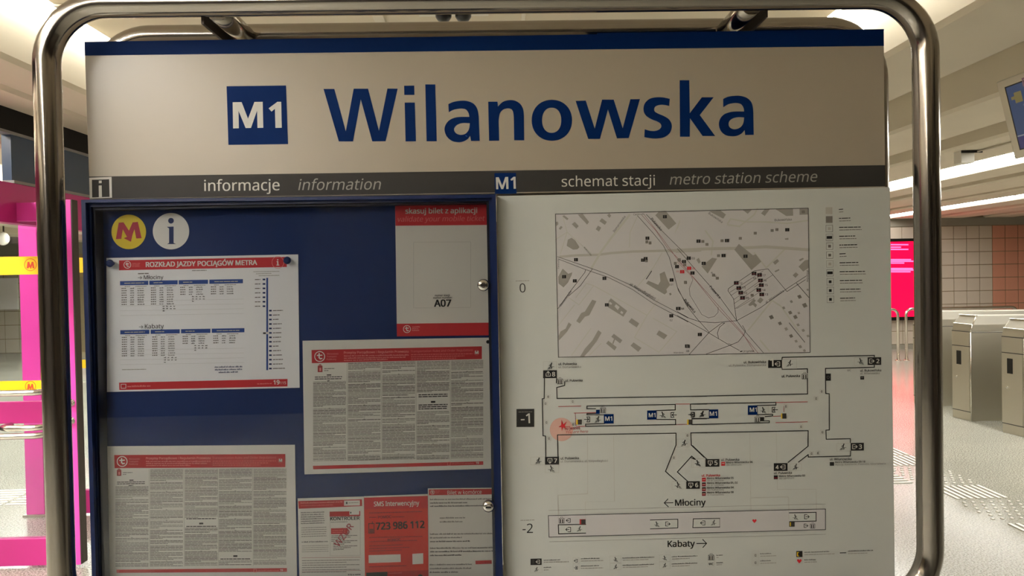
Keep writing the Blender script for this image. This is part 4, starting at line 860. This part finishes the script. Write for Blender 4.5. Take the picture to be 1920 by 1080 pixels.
pr.cut('text_block', t); pr.frame(340, 345, 618, 700, 2, 'p_light', 2); pr.rect(335, 292, 515, 338, 'red_dark', 3); pr.rect(515, 288, 617, 334, 'red_dark', 3); pr.rect(518, 286, 608, 322, 'p_white', 4); pr.rect(524, 294, 536, 310, 'p_dark', 5)
pr.text('KONTROLER', (342, 373), (612, 366), 'p_dark', 4, 0.02, vs=0.9); pr.words((345, 392), (500, 388), 5, 'p_mid', 3); pr.rect(348, 446, 500, 500, 'red_dark', 3); pr.words((360, 470), (480, 467), 7, 'p_rose', 5); pr.words((360, 488), (480, 485), 7, 'p_rose', 5)
for k in range(9): pr.words((350 + (k > 3) * 18, 520 + k * 16), (590 - (k % 3) * 60, 514 + k * 16), 6, 'p_grey', 3)
pr.text('WZÓR', (418, 622), (560, 428), 'm_red', 6, -0.005, vs=1.0)
pr.cut('sample_card', t)
for k in (0, 1): pr.line([(78, 718 + 128 * k), (620, 712 + 122 * k)], 2.5, 'p_redline', 2)
for k in range(6): pr.words((80, 748 + k * 22 - (k > 1) * 2), (610 - (k % 2) * 120, 740 + k * 22), 6, 'p_mid', 2)
pr.words((505, 880), (622, 876), 12, 'p_black', 3, 1, (0.8, 1.5)); pr.obj('text_block', t)
t, pr = sheet('leaflet', 'red leaflet reading SMS Interwencyjny with the number 723 986 112', 'leaflet', [(652, 150), (1240, 130), (1249, 955), (661, 958)], C5, 'p_white', d=DS - 0.001)
pr.poly([(653, 163), (1240, 146), (1249, 954), (662, 957)], 'red_orange', 1); pr.poly([(653, 163), (1240, 146), (1242, 262), (656, 270)], 'red', 2)
pr.text('SMS Interwencyjny', (745, 243), (1162, 232), 'p_white', 3, 0.02, vs=1.25, res=3)
pr.cut('header_band', t); pr.words((700, 308), (1195, 294), 7, 'p_maroon', 3, 1, (1, 4)); pr.words((700, 348), (770, 347), 6, 'p_maroon', 3); pr.text('POMOC', (783, 356), (903, 350), 'p_maroon', 3, 0.03); pr.words((910, 345), (1025, 342), 6, 'p_maroon', 3)
pr.frame(696, 402, 745, 490, 6, 'p_black', 3); pr.rect(706, 412, 736, 446, 'red_orange', 4); pr.rect(703, 452, 739, 485, 'p_dark', 3); pr.line([(730, 385), (730, 405)], 6, 'p_black', 3)
for k in range(3): pr.line([(706, 460 + k * 9), (736, 460 + k * 9)], 2.5, 'red_orange', 5)
pr.text('723 986 112', (766, 459), (1210, 441), 'p_black', 3, 0.03, vs=1.12, res=3)
for y, a, c in ((535, 700, 1190), (572, 700, 1140), (612, 700, 1010), (636, 700, 1075), (660, 700, 1000), (805, 700, 1045)): pr.words((a, y), (c, y - 12), 6, 'p_maroon', 3, 1, (1, 4))
pr.text('POMOC', (872, 566), (990, 560), 'p_maroon', 4, 0.03)
pr.cut('text_block', t); pr.poly([(694, 694), (990, 685), (992, 757), (695, 767)], 'p_white', 3); pr.cut('white_field', t); pr.poly([(1098, 682), (1198, 675), (1200, 773), (1100, 779)], 'p_white', 3)
pr.cut('white_field', t); pr.poly([(672, 856), (868, 846), (870, 950), (672, 950)], 'p_black', 3); pr.poly([(868, 846), (1246, 832), (1248, 950), (870, 950)], 'red_dark', 3); pr.words((880, 866), (1000, 860), 8, 'p_rose', 4); pr.disc(1172, 895, 24, 'p_black', 5, 20); pr.obj('picture_strip', t)
t, pr = sheet('leaflet', 'white leaflet headed Bilet w komórce, right of the red leaflet', 'leaflet', [(1242, 78), (1853, 72), (1868, 955), (1249, 955)], C5, 'paper_b', d=DS - 0.002)
pr.poly([(1250, 87), (1853, 80), (1855, 132), (1252, 141)], 'red_dark', 1); t_logo(pr, 1284, 113, 20); pr.words((1310, 106), (1355, 105), 6, 'p_rose', 3); pr.words((1310, 122), (1345, 121), 6, 'p_rose', 3)
pr.text('Bilet w komórce', (1423, 134), (1738, 127), 'p_white', 3, 0.0, vs=1.15, res=3); pr.cut('header_band', t)
for y, a, c, m_ in ((186, 1262, 1850, 'p_grey'), (218, 1262, 1600, 'p_dark'), (248, 1262, 1745, 'p_dark'), (356, 1352, 1588, 'p_grey'), (392, 1352, 1560, 'p_grey'), (506, 1262, 1862, 'p_grey'), (540, 1262, 1555, 'p_grey'), (574, 1262, 1625, 'p_black'), (636, 1262, 1862, 'p_grey'), (668, 1262, 1862, 'p_dark'), (702, 1262, 1552, 'p_dark'), (788, 1258, 1645, 'p_grey'), (824, 1258, 1640, 'p_grey'), (858, 1258, 1525, 'p_dark')):
    pr.words((a, y), (c, y - (c - a) * 0.012), 12, m_, 3, 1, (1, 3.5))
pr.cut('text_block', t); pr.poly([(1680, 745), (1830, 740), (1832, 773), (1682, 778)], 'red_dark', 3); pr.obj('red_field', t)
# pins
def pin(x, y, label, m_='p_navy', r=0.0085):
    c = at(x, y, DS - 0.0005)
    o = thing('push_pin', label, 'pin', tuple(c))
    B().lathe(c, (0, -1, 0), [(r * 0.45, 0), (r * 0.4, 0.005), (r * 0.75, 0.008), (r * 1.0, 0.013), (r * 0.9, 0.0165), (r * 0.5, 0.018)], 20).obj('pin_head', m_, o)
pin(212, 494, 'dark blue push pin in the upper left corner of the timetable'); pin(541.5, 488.5, 'dark blue push pin in the upper right corner of the timetable')
pin(915, 640, 'small black pin at the upper right corner of the fine-print sheet under A07', 'p_black', 0.004)

# ================================================================== LEFT: magenta glass doors
def px_box(par, name, m_, x0, y0, x1, y1, d, th, bevel=0.0):
    """upright box whose face shows between the two pixels at depth d (taken square to the hall)"""
    a = at(x0, y0, d); c = at(x1, y1, d); xa, xb = sorted((a.x, c.x)); za, zb = sorted((a.z, c.z))
    return B().box(xa, xb, a.y, a.y + th, za, zb).obj(name, m_, par, bevel)
dA = 4.07
XA0, XA1 = -3.55, -2.285
gd = thing('glass_door', 'near magenta-framed glass door leaf with steel push bars, left of the sign stand', 'door', (XA1 - 0.6, ys(dA), 0))
zf = lambda x, y, d: at(x, y, d).z
zt0, zt1 = zf(30, 415, dA), zf(30, 380, dA)
b0, b1 = 0.015, zf(40, 1011, dA)
xs0 = -2.405
def bx_(name, m_, x0, x1, z0, z1, d, th, par, bev=0.003): return B().box(x0, x1, ys(d), ys(d) + th, z0, z1).obj(name, m_, par, bev)
bx_('top_rail', 'magenta', XA0, xs0 - 0.0005, zt0, zt1, dA, 0.045, gd)
bx_('bottom_rail', 'magenta_deep', XA0, xs0 - 0.0005, b0, b1, dA, 0.045, gd)
bx_('middle_rail', 'magenta_deep', XA0, xs0 - 0.0005, zf(30, 795, dA), zf(30, 754, dA), dA + 0.012, 0.03, gd)
bx_('stile', 'magenta', xs0, -2.306, b0, zt1 + 0.012, dA - 0.005, 0.05, gd)
bx_('stile', 'magenta', XA0 - 0.09, XA0 - 0.0005, b0, zt1 + 0.012, dA - 0.005, 0.05, gd)
bx_('edge_strip', 'dark_metal', -2.3055, -2.297, 0.02, zt1 + 0.012, dA - 0.008, 0.056, gd)
bx_('glass_pane', 'door_glass', XA0, xs0, b1, zt0, dA + 0.02, 0.006, gd, 0)
for y0, y1 in ((481, 515), (715, 737)):
    sb = bx_('yellow_band', 'band_yellow', XA0, xs0 - 0.035, zf(30, y1, dA), zf(30, y0, dA), dA + 0.0185, 0.001, gd, 0)
    zc = (zf(30, y1, dA) + zf(30, y0, dA)) / 2
    ex = at(58, 497, dA).x; pr = Print(dA + 0.0185); hy = (y0 + y1) / 2 - 0.5; k = 0.9 if y0 < 600 else 0.78
    pr.ring(57, hy - 1, 13 * k, 1.0, 'band_red', 1, 24); pr.crop(57 - 10 * k, hy - 9 * k, 10 / k)
    pr.poly([(40, 20), (78, 18), (100, 95), (125, 18), (160, 18), (185, 150), (148, 152), (135, 90), (112, 172), (78, 120), (62, 152), (20, 152)], 'band_red', 2)
    pr.obj('round_mark', sb)
bx_('hinge_cover', 'steel_panel', -2.415, -2.365, 0.03, 0.21, dA - 0.016, 0.010, gd, 0.001)
bx_('hinge_slot', 'black', -2.395, -2.385, 0.14, 0.17, dA - 0.018, 0.004, gd, 0)
for y0, zz in ((737, 0), (803, 1), (818, 0)):
    z = zf(30, y0, dA - 0.09); xe = -2.44
    xl = -2.66 if zz else XA0 + 0.05; h = B().tube([(xl, ys(dA - 0.005), z), (xl, ys(dA - 0.07), z), (xl + 0.04, ys(dA - 0.09), z), (xe - 0.04, ys(dA - 0.09), z), (xe, ys(dA - 0.07), z), (xe, ys(dA - 0.005), z)], 0.0165, 16).obj('push_bar', 'steel_edge', gd)
for y0 in (755, 789):
    c = at(134, y0, dA - 0.006)
    B().lathe((c.x, ys(dA - 0.005), c.z), (0, -1, 0), [(0.02, 0), (0.02, 0.004), (0.011, 0.006), (0.011, 0.03), (0.014, 0.032), (0.014, 0.04)], 16).obj('bolt', 'steel_edge', gd)
# far leaf
dB = 4.98; XB0 = -3.175; XB1 = -2.64
gd2 = thing('glass_door', 'farther magenta-framed glass door leaf seen behind the near one', 'door', ((XB0 + XB1) / 2, ys(dB), 0))
bx_('stile', 'magenta', XB0, XB0 + 0.12, 0.015, 2.0, dB, 0.045, gd2)
bx_('stile', 'magenta', XB1 - 0.02, XB1 + 0.02, 0.015, 2.0, dB, 0.045, gd2)
bx_('top_rail', 'magenta', XB0 + 0.1205, XB1 - 0.0205, zf(150, 433, dB), 2.0, dB, 0.04, gd2)
bx_('bottom_rail', 'magenta_deep', XB0 + 0.1205, XB1 - 0.0205, 0.015, zf(165, 919, dB), dB, 0.04, gd2)
bx_('glass_pane', 'door_glass', XB0 + 0.12, XB1 - 0.02, zf(165, 919, dB), zf(150, 433, dB), dB + 0.02, 0.006, gd2, 0)
for y0, y1 in ((483, 511), (675, 691)): bx_('yellow_band', 'band_yellow', XB0 + 0.1205, XB1 - 0.0205, zf(150, y1, dB), zf(150, y0, dB), dB + 0.0185, 0.001, gd2, 0)
bx_('floor_pivot', 'steel_panel', XB0 - 0.02, XB0 + 0.15, 0, 0.0145, dB - 0.01, 0.065, gd2, 0.002)
# poster and mirror lamp beyond the doors
po = thing('wall_poster', 'pale poster on the tiled wall seen through the door glass', 'poster', (at(12, 555, 17.0).x, ys(17.05), 1.0))
a = at(-25, 522, 17.05); c = at(34, 580, 17.05); B().box(a.x, c.x, ys(17.05), ys(17.08), c.z, a.z).obj('board', 'paper', po, 0.005)
c = at(7, 447, 12.0); rl = thing('mirror_lamp', 'round white ceiling fixture on a bracket seen through the door glass', 'fixture', tuple(c))
B().lathe(c, (0.05, -1, -0.1), [(0.09, 0), (0.11, 0.03), (0.10, 0.06), (0.02, 0.065)], 24).obj('round_face', 'lamp_body', rl); B().tube([c + Vector((0, 0.0, 0.05)), (c.x, c.y, LOW)], 0.012, 8).obj('hanger', 'dark_metal', rl)
B().box(c.x - 0.14, c.x + 0.32, c.y + 0.05, c.y + 0.14, c.z - 0.08, c.z + 0.02).obj('bracket', 'dark_metal', rl)

# ================================================================== RIGHT: turnstiles
def turnstile(label):
    """end post of a gate cabinet: local origin at its near left foot, body runs along +X, width along +Y"""
    w, h, L = 0.235, 1.06, 1.75
    t = thing('turnstile', label, 'turnstile', (0, 0, 0), 'turnstile cabinets in a row')
    s0, hs_ = 0.045, 0.90
    def outl(x0, x1): return x0, x1
    # body with clipped end: end face from (0,w) to (s0,0)
    foot = [(0, w), (s0, 0), (L, 0), (L, w)]
    def pr_(pts, z0, z1, name, m_, bev=0.0, mi=0): return B().prism([(x, y, z0) for x, y in pts], (0, 0, z1 - z0)).obj(name, m_, t, bev)
    pr_(foot, 0.085, hs_, 'body', 'steel_panel', 0.002)
    pr_([(0.004, w - 0.002), (s0 + 0.003, 0.004), (L, 0.004), (L, w - 0.004)], 0.0, 0.0845, 'plinth', 'steel_panel')
    # slanted hood, stepping back from the end
    hb = B(); k = 0.075
    a = [(0, w, hs_ + 0.0005), (s0, 0, hs_ + 0.0005), (L, 0, hs_ + 0.0005), (L, w, hs_ + 0.0005)]
    m1 = [(0.02, w, hs_ + 0.075), (s0 + 0.02, 0, hs_ + 0.07), (L, 0, hs_ + 0.07), (L, w, hs_ + 0.075)]
    m2 = [(k, w - 0.01, h), (s0 + k, 0.015, h), (L, 0.015, h - 0.01), (L, w - 0.01, h - 0.01)]
    hb.add(a + m1 + m2, [(3, 2, 1, 0)] + [(r * 4 + i, r * 4 + (i + 1) % 4, (r + 1) * 4 + (i + 1) % 4, (r + 1) * 4 + i) for r in (0, 1) for i in range(4)] + [(8, 9, 10, 11)])
    hd = hb.obj('hood', 'steel_panel', t, 0.004)
    e = B(); off = Vector((-0.0025, -0.0025, 0.002))
    for p, q in ((m1[0], m1[1]), (m2[0], m2[1]), (m1[1], m2[1]), (a[1], m1[1])): e.tube([Vector(p) + off, Vector(q) + off], 0.006, 6)
    e.obj('bright_trim', 'steel_edge', hd)
    B().tube([(s0 - 0.001, -0.001, 0.0), (s0 - 0.001, -0.001, hs_)], 0.006, 6).obj('corner_trim', 'steel_edge', t)
    # parts on the end face (slightly oblique)
    u = Vector((s0, -w, 0)).normalized(); n = Vector((-w, -s0, 0)).normalized(); o0 = Vector((0, w, 0))
    def onface(name, u0, u1, z0, z1, th, m_, par=t):
        p = [o0 + u * u0 + Vector((0, 0, z0)), o0 + u * u1 + Vector((0, 0, z0)), o0 + u * u1 + Vector((0, 0, z1)), o0 + u * u0 + Vector((0, 0, z1))]
        return B().prism(p, n * th).obj(name, m_, par)
    dr = onface('service_door', 0.012, 0.222, 0.095, 0.745, 0.003, 'steel_panel'); onface('upper_plate', 0.012, 0.222, 0.755, 0.893, 0.003, 'steel_panel')
    for z_ in (0.0865, 0.747, 0.8955): onface('seam', 0.002, 0.236, z_, z_ + 0.007, 0.0022, 'backing')
    onface('reader_window', 0.062, 0.122, 0.56, 0.70, 0.0045, 'black', dr)
    c = o0 + u * 0.062 + Vector((0, 0, 0.43)) + n * 0.003
    B().lathe(c, n, [(0.010, 0), (0.010, 0.006), (0.006, 0.008)], 12).obj('door_lock', 'chrome', dr)
    B().box(0.012 + s0, L, -0.0025, -0.0005, hs_ - 0.01, hs_ - 0.004).obj('seam', 'backing', t)
    return t
def copy_tree(o, parent=None):
    c = o.copy(); COL.objects.link(c); c.parent = parent
    for ch in list(o.children): copy_tree(ch, c)
    return c
ts = turnstile('nearest steel turnstile cabinet, cut by the right edge of the picture')
spots = [(4.70, 6.58, None), (4.69, 7.32, 'middle steel turnstile cabinet with a slanted hood, just right of the stand post'), (4.765, 8.17, 'farthest steel turnstile cabinet, partly hidden by the right post of the stand')]
for k, (x, d, lab) in enumerate(spots):
    o = ts if k == 0 else copy_tree(ts)
    o.location = (x, ys(d), 0)
    if lab: o['label'] = lab
# railing
rg = thing('railing', 'bent steel tube railing by the tiled wall, running right behind the turnstiles', 'railing', (7.8, ys(12.3), 0))
zr = 0.865
def utube(x0, x1, name):
    r = 0.1; p = [(x0, ys(12.3), 0.01)] + [(x0 + r - r * math.cos(a), ys(12.3), zr - r + r * math.sin(a)) for a in [math.pi / 2 * k / 6 for k in range(7)]]
    p += [(x1 - r + r * math.sin(a), ys(12.3), zr - r + r * math.cos(a)) for a in [math.pi / 2 * k / 6 for k in range(7)]] + [(x1, ys(12.3), 0.01)]
    return B().tube(p, 0.024, 14).obj(name, 'steel_edge', rg)
utube(6.86, 8.75, 'bent_tube'); 
for x in (6.86, 8.75): B().lathe((x, ys(12.3), 0), (0, 0, 1), [(0.055, 0), (0.055, 0.008), (0.03, 0.012)], 16).obj('foot_flange', 'steel_edge', rg)
rg2 = thing('railing', 'bent steel tube railing in front of the red screen, ending at the left post', 'railing', (6.1, ys(12.3), 0))
rg, _s = rg2, rg; utube(5.2, 6.72, 'bent_tube')
for x in (5.2, 6.72): B().lathe((x, ys(12.3), 0), (0, 0, 1), [(0.055, 0), (0.055, 0.008), (0.03, 0.012)], 16).obj('foot_flange', 'steel_edge', rg2)
# red screen
rs = thing('advertising_screen', 'tall glowing red advertising screen with pink text lines on the back wall', 'screen', (7.5, ys(13.98), 0.58))
B().box(6.85, 8.15, ys(13.95), ys(14.10), 0.56, 2.12).obj('housing', 'black', rs, 0.006)
B().box(6.90, 8.10, ys(13.944), ys(13.9495), 0.63, 2.06).obj('display', 'screen_red', rs)
pr = Print(13.944).crop(1640, 260, 3.6)
Print.STEP = 0.002
for y, a, c in ((716, 60, 228), (733, 60, 178), (748, 60, 228), (817, 60, 246), (828, 60, 270), (840, 60, 200), (877, 60, 258), (887, 60, 264), (899, 60, 243)): pr.rect(a, y - 5, c, y + 4, 'screen_text', 1, 0)
pr.obj('display_text', rs)
# hanging monitor
def mpt(px, py, d): return at(px, py, d)
dM = 3.7
A_ = at(1868, 154.5, dM); Bq = at(1903, 299, dM); L = 0.66
mon = thing('monitor', 'hanging grey-framed information monitor tilted down, at the upper right edge', 'monitor', tuple((A_ + Bq) / 2))
up = (A_ - Bq); un = up.normalized(); nr = un.cross(Vector((0, 1, 0))).normalized()
if nr.x > 0: nr = -nr
def mp(u_, v_, o_): return Bq + Vector((0, -L * u_, 0)) + up * v_ + nr * o_
def mslab(name, u0, u1, v0, v1, o0_, th, m_, par, bev=0.0): return B().prism([mp(u0, v0, o0_), mp(u1, v0, o0_), mp(u1, v1, o0_), mp(u0, v1, o0_)], nr * th).obj(name, m_, par, bev)
mslab('housing', 0, 1, 0, 1, -0.07, 0.07, 'steel_panel', mon, 0.004)
mslab('bezel', 0.075, 0.925, 0.10, 0.905, 0.0005, 0.001, 'black', mon)
scn = mslab('display', 0.09, 0.91, 0.115, 0.89, 0.002, 0.001, 'mon_blue', mon)
for (u0, u1, v0, v1, mm) in ((0.09, 0.5, 0.115, 0.26, 'mon_indigo'), (0.27, 0.91, 0.68, 0.89, 'mon_violet'), (0.12, 0.19, 0.72, 0.76, 'mon_yellow'), (0.155, 0.23, 0.67, 0.80, 'mon_yellow'), (0.09, 0.6, 0.265, 0.28, 'mon_white')):
    mslab('picture_patch', u0, u1, v0, v1, 0.0032, 0.0004, mm, scn)
def mtext(body, u0, u1, v0, mm):
    gv, gf = glyphs(body, 0.0, 2); x0_ = min(v[0] for v in gv); x1_ = max(v[0] for v in gv); k = (u1 - u0) * L / (x1_ - x0_)
    mesh_obj('display_text', [mp(u0 + (x - x0_) * k / L, v0 + y * k / up.length, 0.0042) for x, y in gv], gf, ['mon_rose' if mm else 'mon_text'], scn)
mtext('56', 0.26, 0.44, 0.73, 1); mtext('3min', 0.22, 0.55, 0.47, 0)
B().tube([mp(0.5, 0.9, -0.04), Vector((mp(0.5, 0.9, -0.04).x, mp(0.5, 0.9, 0).y, CEIL - 0.0))], 0.02, 12).obj('hanger_pole', 'steel', mon)
# emergency light on the beam
c = at(1811, 300, 6.0)
el = thing('emergency_light', 'small boxy ceiling fixture with a cable beside the strip light above the turnstiles', 'ceiling fixture', (c.x, c.y, LOW))
B().box(c.x - 0.07, c.x + 0.04, c.y - 0.05, c.y + 0.05, c.z - 0.03, LOW - 0.001).obj('housing', 'lamp_body', el, 0.004)
B().box(c.x - 0.072, c.x + 0.10, c.y - 0.06, c.y - 0.0505, LOW - 0.022, LOW - 0.001).obj('bracket', 'black', el)
B().tube([(c.x + 0.06, c.y, LOW - 0.012), (c.x + 0.08, ys(2.0), LOW - 0.012)], 0.008, 8).obj('cable', 'wall_beige', el)
# dome camera above the sign
c = at(850, 26, 3.4)
box('bright_panel', at(718, 30, 3.4).x, at(975, 30, 3.4).x, ys(3.08), ys(3.34), SOF - 0.010, SOF - 0.0005, 'paper', ceil, 0.002)  # white colour stands in for a lit recess in the ceiling
for xp, w in ((700, 0.05), (984, 0.02)): box('panel_trim', at(xp, 30, 3.4).x - w / 2, at(xp, 30, 3.4).x + w / 2, ys(2.6), ys(4.4), SOF - 0.014, SOF - 0.0005, 'concrete_high', ceil, 0.002)
cm = thing('dome_camera', 'small dark twin camera on the ceiling, seen in the gap above the sign', 'camera', (c.x, c.y, SOF))
B().box(c.x - 0.16, c.x + 0.16, c.y - 0.05, c.y + 0.05, SOF - 0.045, SOF - 0.0105).obj('base', 'lamp_body', cm, 0.003)
for dx in (-0.045, 0.045): B().lathe((c.x + dx, c.y, SOF - 0.046), (0, 0, -1), [(0.038, 0), (0.036, 0.02), (0.026, 0.034), (0.008, 0.04)], 20).obj('dome', 'black', cm)
